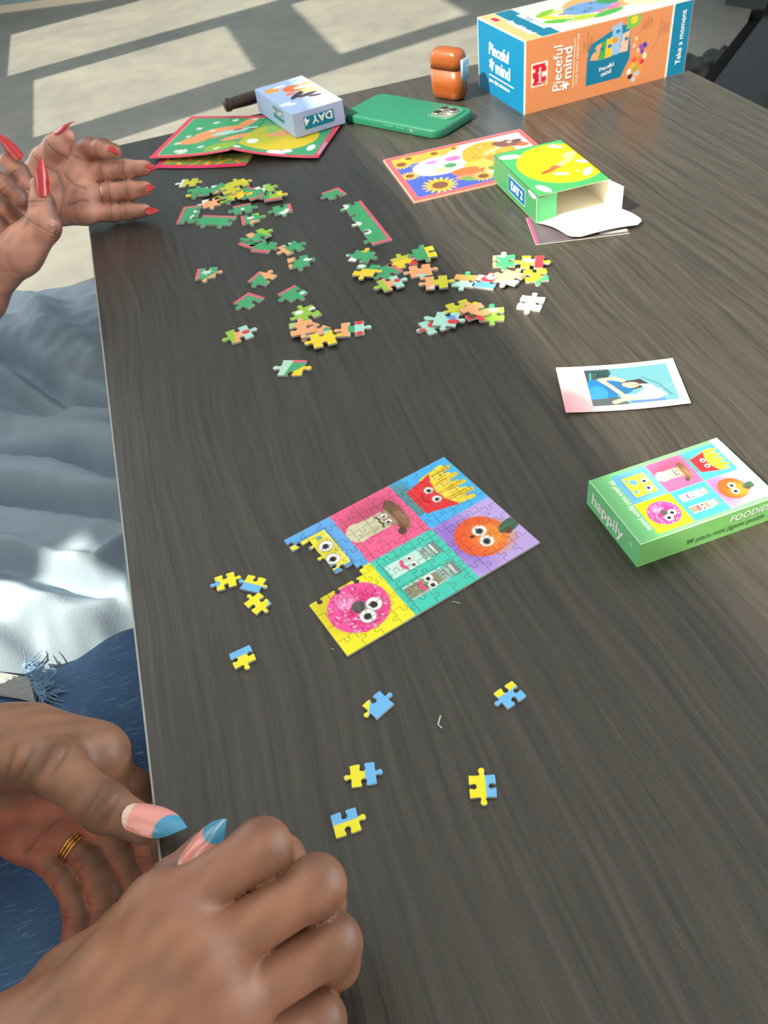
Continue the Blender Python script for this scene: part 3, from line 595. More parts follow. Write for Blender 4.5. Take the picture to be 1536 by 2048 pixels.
# ================================================================ food picture shared by the jigsaw and its box
FW, FH = 100.9, 137.6
def food(X, Y, W=FW, H=FH):         # X across (left to right), Y up, in mm
    X = X*FW/W; Y = Y*FH/H; cw, ch = FW/2, FH/3; out = np.zeros((len(X), 3))
    col = (X >= cw).astype(int); row = np.clip((Y/ch).astype(int), 0, 2)
    for cc in (0, 1):
        for rr in (0, 1, 2):
            m = (col == cc) & (row == rr)
            if not m.any(): continue
            x = X[m]-(cc+.5)*cw; y = Y[m]-(rr+.5)*ch; sc = {(0,2):1.25,(1,2):1.1,(0,1):1.2,(1,1):1.12,(0,0):1.05,(1,0):1.05}[(cc,rr)]; x = x/sc; y = y/sc
            if (cc, rr) == (0, 2):       # chips in a red carton
                c = Cv(x, y, (72,176,236)); c.poly([(-13,-20),(9,-20),(9,-12),(-13,-12)], (84,140,150)); c.ell(-10,-17,9,6,(84,140,150),soft=6)
                for k in range(13): c.seg(-12+k*2, -2, -14.5+k*2.4, 12+3.5*math.sin(k*2.1), 2.9, [(240,215,60),(225,190,45),(248,228,90)][k%3]); 
                for k in range(12): c.seg(-11+k*2, 4, -12+k*2.2, 12+3*math.sin(k*1.3+1), .5, (180,140,30))
                c.poly([(-9,-14),(10,-14),(15,4),(8,.5),(0,-.8),(-8,.8),(-14,4)], (226,45,52)); c.eye(-3.5,-3.4,2.5,.3,-.2); c.eye(4.5,-3.6,2.5,.3,-.2); c.path([(-3.5,-8),(-1,-9.3),(2,-9.3),(4.5,-8)],1.0,(150,20,30))
            elif (cc, rr) == (1, 2):     # orange with a leaf
                c = Cv(x, y, (190,166,228)); c.ell(-6,-13,22,12,(150,112,205),soft=14)
                c.ell(-1,-2,15.5,15,(232,92,40)); c.ell(3,3,10.5,10.5,(242,140,50),soft=9); c.ell(-4.8,-.2,4.1,4.1,(244,242,236)); c.ell(4,-1.6,4.1,4.1,(244,242,236))
                for ex, ey in ((-4.4,-.4),(4.2,-1.8)): c.ell(ex,ey,2.2,2.2,(60,68,72)); c.ell(ex,ey,1.1,1.1,(15,15,20))
                c.ell(-3.4,-6,1.1,1.5,(90,40,25)); c.ell(2,16,8,4.2,(60,98,76),rot=100); c.seg(2,9,2,22,.5,(95,130,105)); c.ell(5.5,12.5,2,1.8,(110,55,35))
            elif (cc, rr) == (0, 1):     # mushroom
                c = Cv(x, y, (238,98,146)); c.ell(-7,-2,10,18,(190,75,110),rot=10,soft=8,al=.8); c.seg(-.5,-13,0,4,12.5,(206,202,168)); c.ell(-.5,-13,7.2,6,(212,208,176)); c.seg(3,-12,3.4,4,2.5,(190,182,145),soft=2)
                c.ell(.5,10.5,12.5,4.6,(112,78,58),rot=-4); c.ell(4,11.8,8,2.4,(150,112,82),soft=2); c.poly([(-7,8),(8,8),(5,2.5),(-5,2.5)],(168,135,100)); c.ell(13,6.5,2.6,2.4,(95,66,52))
                c.eye(-2.6,4.6,2.0); c.eye(2.6,4.3,2.0); c.path([(-4.5,.2),(-2,1.2),(0,.4),(2,1.2),(4.5,.2)],1.0,(55,45,40))
            elif (cc, rr) == (1, 1):     # salt and pepper shakers
                c = Cv(x, y, (72,202,182))
                for sx, bodyc in ((-9.5,(196,228,220)),(8.5,(140,138,112))):
                    c.rect(sx-6.2,-18,sx+5.0,4,(50,170,150),soft=5,al=.6); c.rect(sx-5,-16,sx+5,5,bodyc,soft=.8); c.rect(sx-5,-16,sx-4,8,(205,235,228)); c.rect(sx+4,-16,sx+5,8,(205,235,228))
                    if sx > 0: c.speck(sx,-7,5,[(95,92,75),(175,170,140)],70,.5,3)
                    c.rect(sx-4,5,sx+4,11,(168,190,182)); c.rect(sx-5,11,sx+5,16,(120,132,128),soft=1); c.rect(sx-4,12,sx+4,13.5,(225,230,228)); c.seg(sx-3.6,6.5,sx+3.6,6.5,.6,(95,110,105)); c.seg(sx-3.6,8.5,sx+3.6,8.5,.6,(95,110,105))
                    c.eye(sx-2.4,-1.2,1.9 if sx < 0 else 2.6); c.eye(sx+2.6,-1.6,1.9 if sx < 0 else 2.6); c.path([(sx-3,-6.2),(sx-1,-7.4),(sx+1,-7.4),(sx+3,-6.2)],2.0,(232,78,130))
            elif (cc, rr) == (0, 0):     # cheese
                c = Cv(x, y, (98,170,232)); c.rect(-17,-15,17,15,(60,110,170),soft=4,al=.7); c.rect(-16,-14,16,14,(236,226,62)); c.rect(-16,12.6,16,14,(250,244,160))
                for hx, hy, r in ((-6,-4,4.4),(8,-9,2.6),(12,4,2.4),(-12,8,1.6),(-1,7,1.8),(-11,-10,2)): c.ell(hx,hy,r,r,(96,160,215)); 
                c.ell(-1,8,8,6,(205,195,50),soft=5,al=.7); c.eye(-3.5,8,4.2); c.eye(8,6.5,4.2)
            else:                        # doughnut
                c = Cv(x, y, (240,230,38)); c.ell(-8,-8,20,15,(205,190,30),soft=10,al=.8); c.ell(0,0,17.5,18,(238,82,162)); c.ell(2,2,12,12,(225,50,130),soft=8); c.ell(-7,-4,4.5,6,(250,150,205),soft=4)
                c.speck(0,0,17,[(250,225,235),(245,90,120),(250,190,215),(205,60,120)],150,.75,2); c.ell(0,0,4.2,4.2,(88,84,82)); c.eye(3.2,8,4.6,.2,-.4); c.eye(8.4,1,4.6,.2,-.4)
            out[m] = c.c
    return out

# ================================================================ jigsaw pieces
def knob(p, q, s, n=9, jit=0.0):      # edge from p to q; s = +1 tab to the left of p->q, -1 blank, 0 flat
    p = np.asarray(p, float); q = np.asarray(q, float)
    if s == 0: return [p]
    d = q-p; L_ = np.linalg.norm(d); d = d/L_; nn = np.array([-d[1], d[0]])*s
    out = [(0,0),(.20,-.012),(.34,-.018),(.405,.004),(.412,.050)]
    cx, cy, r = .5+jit, .185, .128
    for k in range(n): a = math.radians(218-(256)*k/(n-1)); out.append((cx+r*math.cos(a), cy+r*math.sin(a)*.92))
    out += [(.588,.050),(.595,.004),(.66,-.018),(.80,-.012)]
    return [p+d*L_*u+nn*L_*v for u, v in out]
def inside(P, poly):
    ins = np.zeros(len(P), bool); n = len(poly)
    for i in range(n):
        x0, y0 = poly[i]; x1, y1 = poly[(i+1) % n]
        if y0 == y1: continue
        ins ^= ((y0 > P[:,1]) != (y1 > P[:,1])) & (P[:,0] < (x1-x0)*(P[:,1]-y0)/(y1-y0)+x0)
    return ins
def inset(poly, d):
    P = np.array(poly); a = P-np.roll(P,1,0); b = np.roll(P,-1,0)-P
    na = np.stack([-a[:,1],a[:,0]],1); nb = np.stack([-b[:,1],b[:,0]],1)
    na /= np.linalg.norm(na,axis=1,keepdims=True)+1e-12; nb /= np.linalg.norm(nb,axis=1,keepdims=True)+1e-12
    n = na+nb; n /= np.maximum(np.linalg.norm(n,axis=1,keepdims=True),.9); return P+n*d
CARDGREY = np.array(lin((176,176,170)))
def piece_mesh(name, poly, h, step, fn, parent, origin=(0,0), bev=.00028):
    """poly CCW in metres, print fn(x,y metres)->sRGB"""
    O = np.array(poly); T = inset(poly, bev); n = len(O)
    lo, hi = T.min(0), T.max(0); gx, gy = np.meshgrid(np.arange(lo[0]+step/2, hi[0], step), np.arange(lo[1]+step/2, hi[1], step))
    G = np.stack([gx.ravel(), gy.ravel()], 1); G = G[inside(G, inset(poly, bev+step*.35))]
    vs = [Vector(p) for p in np.concatenate([T, G])]
    r = delaunay_2d_cdt(vs, [], [list(range(n))], 1, 1e-7)
    P2 = np.array([tuple(v) for v in r[0]]); tris = [tuple(f) for f in r[2]]
    # map of the outline inside the cdt output (order kept for the first n inputs)
    m = {}
    for i, src in enumerate(r[3]):
        for s in src: m[s] = i
    ti = [m[i] for i in range(n)]; k = len(P2)
    V = np.concatenate([np.c_[P2, np.full(k, h)], np.c_[O, np.full(n, h-bev*.8)], np.c_[O, np.full(n, h-bev*1.3)], np.c_[O, np.zeros(n)]])
    F = list(tris)
    for i in range(n):
        j = (i+1) % n; a, b = k+i, k+j
        F += [(ti[i],a,b,ti[j])[::1], (a,a+n,b+n,b), (a+n,a+2*n,b+2*n,b+n)]
    F.append(tuple(range(k+3*n-1, k+2*n-1, -1)))
    top = lin(fn(P2[:,0], P2[:,1])); rim = lin(fn(O[:,0], O[:,1]))
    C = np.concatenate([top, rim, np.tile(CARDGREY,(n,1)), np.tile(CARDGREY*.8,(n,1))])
    V[:,0] -= origin[0]; V[:,1] -= origin[1]
    return mesh_obj(name, V, F, M_CARD, parent, colors=C)

# ---- the nearly finished food jigsaw: 11 x 9 pieces, ten missing
PZ = tag(empty('assembled_jigsaw', (.1144,-.8818,0), math.radians(14.893)), 'nearly finished food jigsaw with googly eyes and a gap at its left corner', 'jigsaw')
PU, PV, NU, NV = .1376, .1009, 11, 9            # local u along the long side, v along the short side
jr = np.random.default_rng(11)
gu = np.linspace(0, PU, NU+1); gv = np.linspace(0, PV, NV+1)
node = np.zeros((NU+1, NV+1, 2))
for i in range(NU+1):
    for j in range(NV+1):
        node[i,j] = (gu[i]+(0 if i in (0,NU) else jr.normal()*.0004), gv[j]+(0 if j in (0,NV) else jr.normal()*.0004))
eu = np.where(jr.random((NU, NV+1)) < .5, 1, -1); eu[:,0] = 0; eu[:,NV] = 0       # edges along u
ev = np.where(jr.random((NU+1, NV)) < .5, 1, -1); ev[0,:] = 0; ev[NU,:] = 0       # edges along v
ju = jr.normal(size=(NU,NV+1))*.015; jv = jr.normal(size=(NU+1,NV))*.015
MISSING = {(10,0),(9,1),(10,1),(9,2),(10,2),(9,3),(10,3),(8,4),(9,4),(10,4)}      # (steps from the far end, steps from the far side)
def foodfn(x, y): return food((PV-y)*1000, x*1000)
for i in range(NU):
    for j in range(NV):
        if (NU-1-i, NV-1-j) in MISSING: continue
        a, b, c, d = node[i,j], node[i+1,j], node[i+1,j+1], node[i,j+1]
        bot = knob(a, b, -eu[i,j], jit=ju[i,j]); right = knob(b, c, -ev[i+1,j], jit=jv[i+1,j])
        # tabs reversed on the opposite walk so that neighbours interlock exactly
        top_ = knob(d, c, -eu[i,j+1], jit=ju[i,j+1]); top = [c]+top_[:0:-1] if eu[i,j+1] else [c]
        left_ = knob(a, d, -ev[i,j], jit=jv[i,j]); left = [d]+left_[:0:-1] if ev[i,j] else [d]
        poly = [tuple(q) for q in inset(bot+right+top+left, .00011)]
        piece_mesh('puzzle_piece', poly, .0018, .00055, foodfn, PZ, bev=.00042)

# ---- loose pieces
def body(sx, sy, sides):
    hx, hy = sx/2, sy/2; c = [(hx,-hy),(hx,hy),(-hx,hy),(-hx,-hy)]; S = {'t':1,'b':-1,'f':0}
    # walk counter-clockwise: bottom, right, top, left ; outward is to the right of the walk
    bt = knob(c[3], c[0], -S[sides[3]]); r = knob(c[0], c[1], -S[sides[0]]); t = knob(c[1], c[2], -S[sides[1]]); l = knob(c[2], c[3], -S[sides[2]])
    return bt+r+t+l
G_=(66,164,108); L_=(150,194,66); Y_=(238,208,44); YG=(202,200,46); P_=(242,168,116); W_=(226,236,228); M_=(166,216,204); K_=(226,96,116); R_=(222,52,62); B_=(92,152,222); O_=(240,150,80); C_=(244,222,130); D_=(60,80,60)
BL=(110,184,240); YL=(238,228,44)
def layers(ls, sx, sy):
    def fn(x, y):
        X = x/(sx/2); Y = y/(sy/2); c = Cv(X, Y, ls[0])
        for q in ls[1:]:
            if q[0] == 'h': n = math.hypot(q[1], q[2]); c.put(np.clip(.5+((X*q[1]+Y*q[2])/n-q[3])/.06, 0, 1), q[4])
            elif q[0] == 'd': c.ell(q[1], q[2], q[3], q[4], q[5], soft=.08)
            elif q[0] == 's': c.flower(q[1], q[2], q[3], 8, (246,250,246), (200,170,180), hr=.2)
        return c.c
    return fn
def yaw_of(u, v, dx, dy):
    a = at(u-dx*8, v-dy*8); b = at(u+dx*8, v+dy*8); return math.atan2(b[1]-a[1], b[0]-a[0])
def loose(u, v, dx, dy, sides, ls, label, group, sx, sy, h, step, z=0.0):
    n = math.hypot(dx, dy); p = at(u, v, h+z); o = tag(piece_mesh('puzzle_piece', body(sx, sy, sides), h, step, layers(ls, sx, sy), None), label, 'puzzle piece', group)
    o.location = (p[0], p[1], z); o.rotation_euler = (0,0,yaw_of(u, v, dx/n, dy/n)); return o
GA = 'loose yellow and blue pieces of the food jigsaw'
FS = (.0125, .0114)
for u,v,dx,dy,sd,ls,lb in [
  (450.8,1162,400,-125,'tbtb',[YL,('d',-1.15,0,.62,.5,BL)],'yellow piece with a blue round end, leftmost of the trio beside the food jigsaw'),
  (505.5,1167,365,85,'tbtf',[YL,('h',0,-1,.05,BL),('d',-1.3,.1,.35,.4,BL)],'half yellow half blue edge piece in the trio left of the food jigsaw'),
  (514.6,1206,290,255,'tbtb',[YL,('h',1,1,1.1,BL)],'almost all yellow puzzle piece, lowest of the trio left of the food jigsaw'),
  (484.6,1313,310,-140,'bfbt',[YL,('h',0,1,.15,BL)],'yellow and blue edge piece lying alone above the ripped-jeans hand'),
  (756,1409,145,-125,'tbtf',[BL,('h',-1,1,.75,YL),('d',-1.3,.3,.3,.3,YL)],'mostly blue puzzle piece with a yellow corner just below the doughnut'),
  (1019.5,1389,160,-110,'bbtb',[BL,('h',0,1,.35,YL)],'blue puzzle piece with a yellow side, rightmost of the loose food pieces'),
  (726,1549,220,-40,'tbtb',[YL,('h',1,0,.15,BL),('d',-1.6,0,.2,.3,(240,170,120))],'half yellow half blue piece with a peach-tipped knob'),
  (691.6,1645,160,-55,'tbfb',[YL,('h',0,1,.05,BL),('d',1.3,.1,.3,.3,YL)],'flat-sided blue and yellow puzzle piece nearest the right hand'),
  (965,1572,165,-8,'btbt',[YL,('h',1,0,.25,BL)],'tall yellow puzzle piece with a blue right side, lowest right of the loose food pieces')]:
    loose(u, v, dx, dy, sd, ls, lb, GA, *FS, .0018, .0005)
GB = 'loose pieces of the green illustrated puzzle'
GS = (.0198, .0205)
kt=('h',0,1,.66,K_); kb=('h',0,-1,.66,K_); kl=('h',-1,0,.66,K_); kr=('h',1,0,.66,K_); ct=('h',0,1,.58,(236,180,140))
HL = .0021
GP = [
 (377,365,1,-.1,'tbtb',[YG,('h',-1,0,.6,W_)],0,'yellow piece with a white end, farthest left of the upper heap'),
 (391,384,1,-.1,'ttbt',[G_,('d',-.8,-1,.5,.5,Y_),('d',.7,-.8,.4,.3,W_)],0,'green piece with a yellow knob at the left of the upper heap'),
 (420,380,1,-.2,'tbtb',[G_,('d',.2,.9,.6,.4,W_),('h',1,-1,.9,P_)],HL,'green piece with white and peach corners in the upper heap'),
 (444,377,1,-.2,'bttb',[G_,('d',-.2,-.6,.5,.3,W_),('h',0,-1,.7,P_)],0,'green piece with a peach side in the middle of the upper heap'),
 (477,367,1,-.3,'tttb',[YG,('d',.9,.3,.4,.4,Y_)],HL,'plain yellow piece topmost in the upper heap'),
 (460,377,1,-.3,'btbt',[YG,('h',-1,1,.9,L_)],2*HL,'olive yellow piece between two yellow ones in the upper heap'),
 (449,396,1,-.3,'tbbt',[L_,('h',1,-.3,.2,G_),('d',.9,.6,.4,.4,D_)],0,'two-tone green piece at the lower middle of the upper heap'),
 (470,390,1,-.2,'tbtb',[Y_,('h',-1,-.4,.6,L_)],HL,'yellow piece with a light green end at the lower middle of the upper heap'),
 (422,405,1,-.2,'tbtt',[P_,('h',-1,1,.7,W_)],0,'peach puzzle piece at the bottom of the upper heap'),
 (489,382,1,.45,'tfbt',[G_,kt],0,'green edge piece with a pink side sloping right in the upper heap'),
 (511,388,1,-.3,'bttf',[G_,('d',-.7,.7,.6,.5,Y_),kb],HL,'green and yellow edge piece with a pink front side in the upper heap'),
 (528,378,1,-.3,'tbtb',[W_,('h',1,-.3,.1,L_)],0,'white and light green piece at the right of the upper heap'),
 (546,391,1,-.15,'tbtf',[L_,('d',1.1,.3,.7,.6,Y_),('h',-1,0,.4,G_),kb],HL,'rightmost piece of the upper heap with a yellow knob and pink front'),
 (485,417,1,-.2,'tftb',[G_,kt,('d',0,-.1,.2,.3,W_)],0,'green edge piece with a pink top just below the upper heap'),
 (501,437,1,-.2,'tbft',[G_,kl,('d',.3,-.9,.5,.4,P_),('d',0,.2,.4,.3,W_),('h',1,1,.9,L_)],0,'green piece with a pink left side and peach knob'),
 (565,418,1,-.2,'fbtt',[G_,kr,('d',0,-.9,.5,.4,W_),('d',.4,-.4,.3,.3,W_)],0,'green edge piece with a pink right side, alone right of the upper heap'),
 (517,469,1,-.4,'tbtb',[G_,('d',-.8,.5,.6,.5,P_),('h',1,.3,.3,L_)],HL,'green piece with peach and lime ends resting on another'),
 (503,483,1,.3,'bttf',[G_,kb,('d',.5,.4,.3,.2,W_)],0,'pink-fronted green piece half covered by a lime and peach one'),
 (527,493,1,.1,'tbtf',[G_,kb],0,'green piece with a pink front and a plain round knob'),
 (582,495,1,-.4,'tbtb',[G_,('h',-1,0,.5,P_),('d',0,.8,.4,.3,W_)],0,'green piece with a peach end, upper of two near the centre'),
 (597,523,1,-.2,'tbbt',[G_,('h',-1,.3,.5,P_),('d',.9,.1,.4,.3,W_)],0,'green piece with a peach corner, lower of two near the centre'),
 (412,546,1,-.12,'tbft',[G_,kl,('s',.05,.2,.55),('h',1,-1,.8,P_)],0,'green edge piece with a white daisy and pink left side'),
 (524,556,90,-75,'tftb',[G_,kt,('h',1,-.7,.2,P_)],0,'green and peach edge piece above the pink-topped corner piece'),
 (497,600,130,45,'bfft',[G_,kt,kl],0,'green corner piece with two pink sides left of centre'),
 (585,586,150,-80,'bftt',[G_,kt,('d',.6,-.7,.3,.2,W_)],0,'green edge piece with a pink upper side, right of the green corner piece'),
 (479,668,1,-.35,'tbtb',[P_,('h',-1,.2,.45,L_),('h',1,0,.2,M_),('d',.6,0,.35,.3,R_)],0,'peach, lime and mint piece with a red spot lying alone at left'),
 (613,626,1,-.4,'bttb',[L_,('d',-.5,.5,.4,.3,W_),('d',.8,.3,.4,.3,W_)],0,'lime green piece with a tall knob above the peach ones'),
 (603,655,1,-.2,'btbt',[P_,('h',-1,.5,.7,(180,200,130))],HL,'plain peach piece below the lime green one'),
 (628,661,1,.3,'tbbt',[P_,('d',-.3,-1,.5,.4,M_),('d',.9,.6,.3,.3,G_)],0,'peach piece with a mint knob beside the plain peach one'),
 (646,677,1,-.25,'tbtb',[Y_,('d',.2,.9,.5,.3,M_),('d',1.2,.3,.3,.5,YG)],HL,'bright yellow piece at the foot of the lime and peach group'),
 (705,657,1,-.12,'tbtb',[M_,('h',-1,0,.3,P_),('d',-.1,0,.3,.6,G_),('d',.6,.8,.4,.3,R_),('d',.6,-.8,.35,.25,R_)],0,'peach and mint piece with two red spots right of the yellow one'),
 (584,735,1,0,'tftb',[G_,kt,('h',-1,.2,.25,(180,218,196)),('h',1,-1,.55,Y_)],0,'pink-topped green piece with mint and yellow ends, nearest of the green puzzle'),
 (668,386,90,65,'bfft',[G_,kt,kl],0,'green corner piece with two pink sides above the joined strip'),
 (723,512,1,.1,'tttb',[G_,('d',-.1,1.2,.4,.5,Y_),('h',-.5,-1,.7,W_)],0,'dark green piece with a yellow top knob left of the middle group'),
 (731,540,1,.05,'tbbt',[Y_,('h',0,1,.15,G_),('d',-.6,.6,.4,.3,W_)],HL,'half green half yellow piece at the left of the middle group'),
 (775,542,140,70,'bftt',[G_,kt],0,'green edge piece with a pink upper side in the middle group'),
 (781,566,1,-.3,'tbtb',[P_,('h',-1,0,.5,L_),('h',1,0,.25,M_),('d',.7,.1,.3,.3,R_)],HL,'peach, lime and mint piece with a red spot in the middle group'),
 (808,522,1,-.3,'tttb',[Y_,('h',0,1,.3,YG),('h',1,-1,.7,R_),('d',1.0,.1,.4,.3,W_)],0,'yellow piece with a red corner in the middle group'),
 (849,505,1,-.2,'bttt',[G_,('h',1,0,.15,Y_)],HL,'green and yellow piece topmost in the middle group'),
 (841,541,1,-.15,'tbtt',[P_,('d',0,-.9,.5,.3,M_)],0,'long peach piece at the centre of the middle group'),
 (873,564,1,-.1,'tbtb',[YG,('h',-1,0,.35,P_),('d',-.3,-.8,.4,.35,(230,200,190))],HL,'olive green piece with a peach end at the right of the middle group'),
 (929,561,1,.05,'btbt',[O_,('h',0,-1,.1,M_),('d',0,1.2,.4,.4,G_)],0,'orange and mint piece with a green top knob'),
 (972,563,1,.12,'btbf',[B_,('h',0,1,.0,R_),('d',.2,.9,.5,.5,(246,225,205)),('h',-1,.3,.7,W_)],0,'blue edge piece with a red and white flower'),
 (1008,521,1,-.05,'btbt',[G_,('d',-.2,1.1,.5,.5,W_),('h',-1,0,.75,P_)],0,'green piece with a white top knob, upper left of the sunny group'),
 (1021,554,1,.25,'bttt',[C_,('d',1.1,.6,.5,.5,(236,130,110)),('h',1,-1,.6,W_)],HL,'cream yellow piece with a coral knob in the sunny group'),
 (1065,523,1,0,'tbtb',[Y_,('d',-.2,.2,.7,.4,(250,246,200)),('h',1,0,.2,R_),('d',1.3,0,.35,.5,Y_)],HL,'yellow and red piece at the top right of the sunny group'),
 (1072,550,1,-.1,'bbbt',[Y_,('h',1,-1,.65,G_)],0,'yellow piece with a green corner at the right of the sunny group'),
 (1062,605,1,.1,'btbt',[(238,240,240),('d',.1,1.2,.4,.4,(232,150,160))],0,'white puzzle piece lying alone below the sunny group'),
 (868,650,1,-.35,'bttb',[M_,('d',0,.1,.5,.4,R_),('h',1,-1,.55,P_),('d',-1.2,-.3,.35,.4,R_)],0,'mint piece with a red spot, leftmost of the lower right row'),
 (892,638,1,.05,'tbtt',[M_,('d',.7,-.3,.5,.35,R_),('d',.4,.3,.4,.3,B_)],HL,'mint piece with blue and red spots in the lower right row'),
 (921,615,1,-.3,'tbtb',[YG],0,'plain olive green piece in the lower right row'),
 (949,622,1,-.3,'btbt',[P_,('h',-1,-1,.5,R_),('d',-.5,-.6,.35,.3,D_)],HL,'peach piece with a red corner in the lower right row'),
 (984,628,1,-.05,'btbt',[L_,('s',.1,.7,.55),('h',0,1,.9,G_)],0,'lime green piece with a white daisy, rightmost of the lower right row')]
for u,v,dx,dy,sd,ls,z,lb in GP: loose(u, v, dx, dy, sd, ls, lb, GB, *GS, .0020, .0008, z)

# ---- joined runs of border pieces
def run(label, u, v, dx, dy, spec, lss):
    """pieces side by side along local +x; spec = list of side strings"""
    n = math.hypot(dx, dy); p = at(u, v, .002); r = tag(empty('joined_puzzle_strip', (p[0],p[1],0), yaw_of(u, v, dx/n, dy/n)), label, 'puzzle strip')
    for k, (sd, ls) in enumerate(zip(spec, lss)):
        sx, sy = GS; o = piece_mesh('puzzle_piece', body(sx, sy, sd), .0020, .0008, layers(ls, sx, sy), r); o.location = (sx*(k-(len(spec)-1)/2), 0, 0)
    return r
run('straight run of joined green edge pieces with a pink border', 733, 443, 330, 425, ['tfbt','bfbb','tftt','bfbb','fftt'],
    [[G_,kt,('d',-.5,-1,.6,.5,W_)],[G_,kt],[G_,kt,('d',0,-1,.5,.5,W_)],[G_,kt,('d',.2,-.6,.5,.4,W_)],[G_,kt,kr]])
run('two joined green corner and edge pieces below the upper heap', 378, 428, -80, 180, ['tbff','bbbf'], [[G_,kl,kb,('d',.3,.6,.5,.2,W_)],[G_,kb,('d',-.2,.5,.5,.2,W_)]])
run('two joined green edge pieces with a pink top below the upper heap', 432, 440, 1, .03, ['tftt','bfbt'], [[G_,kt],[G_,kt]])

# ================================================================ instant photo print
def insta(x, y):                 # 86 x 54, printed picture 62 x 46
    c = Cv(x, y, (246,246,244)); c.ell(4,6,20,24,(248,196,206),soft=22,al=.85); c.ell(2,50,12,12,(246,246,205),soft=12,al=.8)
    px0, px1, py0, py1 = 20, 80, 6, 49
    c.rect(px0,py0,px1,py1,(118,186,198)); c.poly([(20,34),(36,34),(38,49),(20,49)],(70,90,92)); 
    for k in range(4): c.seg(28+k*2.6,40,30.5+k*2.6,44,1.2,(20,60,70))
    c.seg(22,45.5,38,45.8,1.6,(20,80,85)); c.seg(23,36,24,45,.9,(90,215,220))
    c.ell(28,24,16,13,(40,130,200),rot=15); c.ell(42,25,10,8,(50,120,180)); c.ell(26,20,7,9,(60,160,225)); c.poly([(20,6),(46,6),(40,15),(20,13)],(90,105,105))
    c.poly([(44,32),(58,34),(64,26),(52,22)],(72,58,62)); c.poly([(44,17),(52,16),(62,25),(73,13),(66,9),(44,10)],(250,250,248)); c.poly([(56,28),(64,27),(74,12),(66,14)],(250,250,248))
    sk = (232,198,178); c.path([(30,36),(40,37),(46,33)],4.0,sk); c.path([(30,36),(36,28),(42,18),(44,14)],3.6,sk); c.path([(36,9),(44,12),(50,12)],4.2,sk); c.ell(51,27.5,5.4,3.6,sk,rot=-5); c.ell(46.5,28.5,2.2,2.4,sk)
    c.path([(46,31.2),(50,32),(56,30.5)],1.0,(74,58,54)); c.ell(52,27.2,.5,.5,(90,60,60)); c.ell(50,29,.5,.5,(90,60,60)); c.seg(54,25.5,54.6,28,.5,(180,80,80))
    c.seg(48,8.2,70,8,2.6,(110,140,200)); c.seg(70,20,79,24,.6,(190,225,230)); c.path([(60,36),(70,26),(76,12)],1.4,(95,150,160))
    m = np.maximum(np.abs(x-50)-30, np.abs(y-27.5)-21.5) > 0; c.put(m.astype(float)*0, (0,0,0)); 
    o = np.tile(np.array((246,246,244),float),(len(x),1)); b = Cv(x, y, (240,240,238)); b.ell(2,2,28,32,(212,128,140),soft=24,al=.95); b.ell(0,52,14,12,(214,214,150),soft=12,al=.85)
    return np.where(m[:,None], b.c, c.c*np.array((.74,.76,.78)))
ip = tag(empty('instant_photo', (.3161,-.7424,0), -.3213), 'instant photo print with a blue picture and white frame lying right of centre', 'photo')
def arch(x, y): return np.stack([0*x,0*x,.0012+.0016*((x/.086-.5)*2)**2], 1)
sheet('picture', .086, .054, .0005, insta, ((0,0,.0002),(1,0,0),(0,1,0)), attr_mat('glossy_photo', .18, .5), ip, arch)
sheet('backing', .086, .054, .004, lambda x, y: np.tile(np.array((235,235,232),float),(len(x),1)), ((0,.054,-.0001),(1,0,0),(0,-1,0)), M_PRINT, ip, arch)

# ================================================================ jigsaw box with the same picture
HG = (118,196,122)
def hb_top(x, y):               # x 0..96, y 0..58.6 ; picture up is +x, picture right is -y
    c = Cv(x, y, (120,196,132)); w, h = 52.2, 71.2; X = (55.4-y); Y = (x-13.5)
    m = (X >= 0) & (X <= w) & (Y >= 0) & (Y <= h); f = food(np.clip(X,0,w), np.clip(Y,0,h-.01), w, h); c.put(m.astype(float), (0,0,0)); c.c[m] = f[m]
    c.rect(13.5+71.2,0,100,58.6,(240,246,238)); c.rect(0,0,100,.7,(190,232,190)); c.rect(0,0,.7,58.6,(190,232,190)); return c.c*.92
hb = carton('jigsaw_box', (.2904,-.8849,0), .0306, .0905, .0586, .0195, {'base':(128,200,120),'top':hb_top,'left':flat((116,200,138)),'front':flat((132,200,118))}, .0004,
            'small green jigsaw box with googly-eyed food pictures at the right edge')
lettering('lettering', 'happily', hb, (0,.0530,.0060), (0,-1,0), (0,0,1), .0125, M_WHITEINK, bold=.022, stretch=1.02)
lettering('lettering', '®', hb, (0,.0098,.0105), (0,-1,0), (0,0,1), .0035, M_WHITEINK)
lettering('lettering', '99 piece mini jigsaw puzzle', hb, (.0098,.0525,.0195), (0,-1,0), (1,0,0), .0047, M_WHITEINK, stretch=.88)
lettering('lettering', 'FOODIES', hb, (.0595,0,.0112), (1,0,0), (0,0,1), .0072, M_WHITEINK, bold=.012, stretch=.92)
lettering('lettering', '99 piece mini jigsaw puzzle', hb, (.0315,0,.0048), (1,0,0), (0,0,1), .0058, M_DARKINK, stretch=.84)
M_HB = mat('pale_green_card', (150,214,150), .5)
MB().box((.0905,.004,.0006),(.0912,.0546,.0190)).build('end_panel', M_HB, hb)
MB().box((.0870,.0585,.0002),(.0905,.0592,.0190)).build('corner_tab', M_HB, hb)
# ---- tiny scraps
M_FIBRE = mat('pale_fibre', (205,205,190), .7)
def scrap(pts, r, label):
    P = [at(u, v, .0006) for u, v in pts]; o = MB().tube(P, r, 6).build('paper_shred', M_FIBRE); tag(o, label, 'shred')
scrap([(881,1431),(876,1449),(884,1456)], .00035, 'tiny white L-shaped shred below the food jigsaw')
scrap([(905,1203),(912,1204),(921,1207)], .00018, 'fine pale fibre beside the salt and pepper picture')
scrap([(663,1297),(666,1299),(668,1299)], .0002, 'tiny pale fleck beside the bottom corner of the food jigsaw')
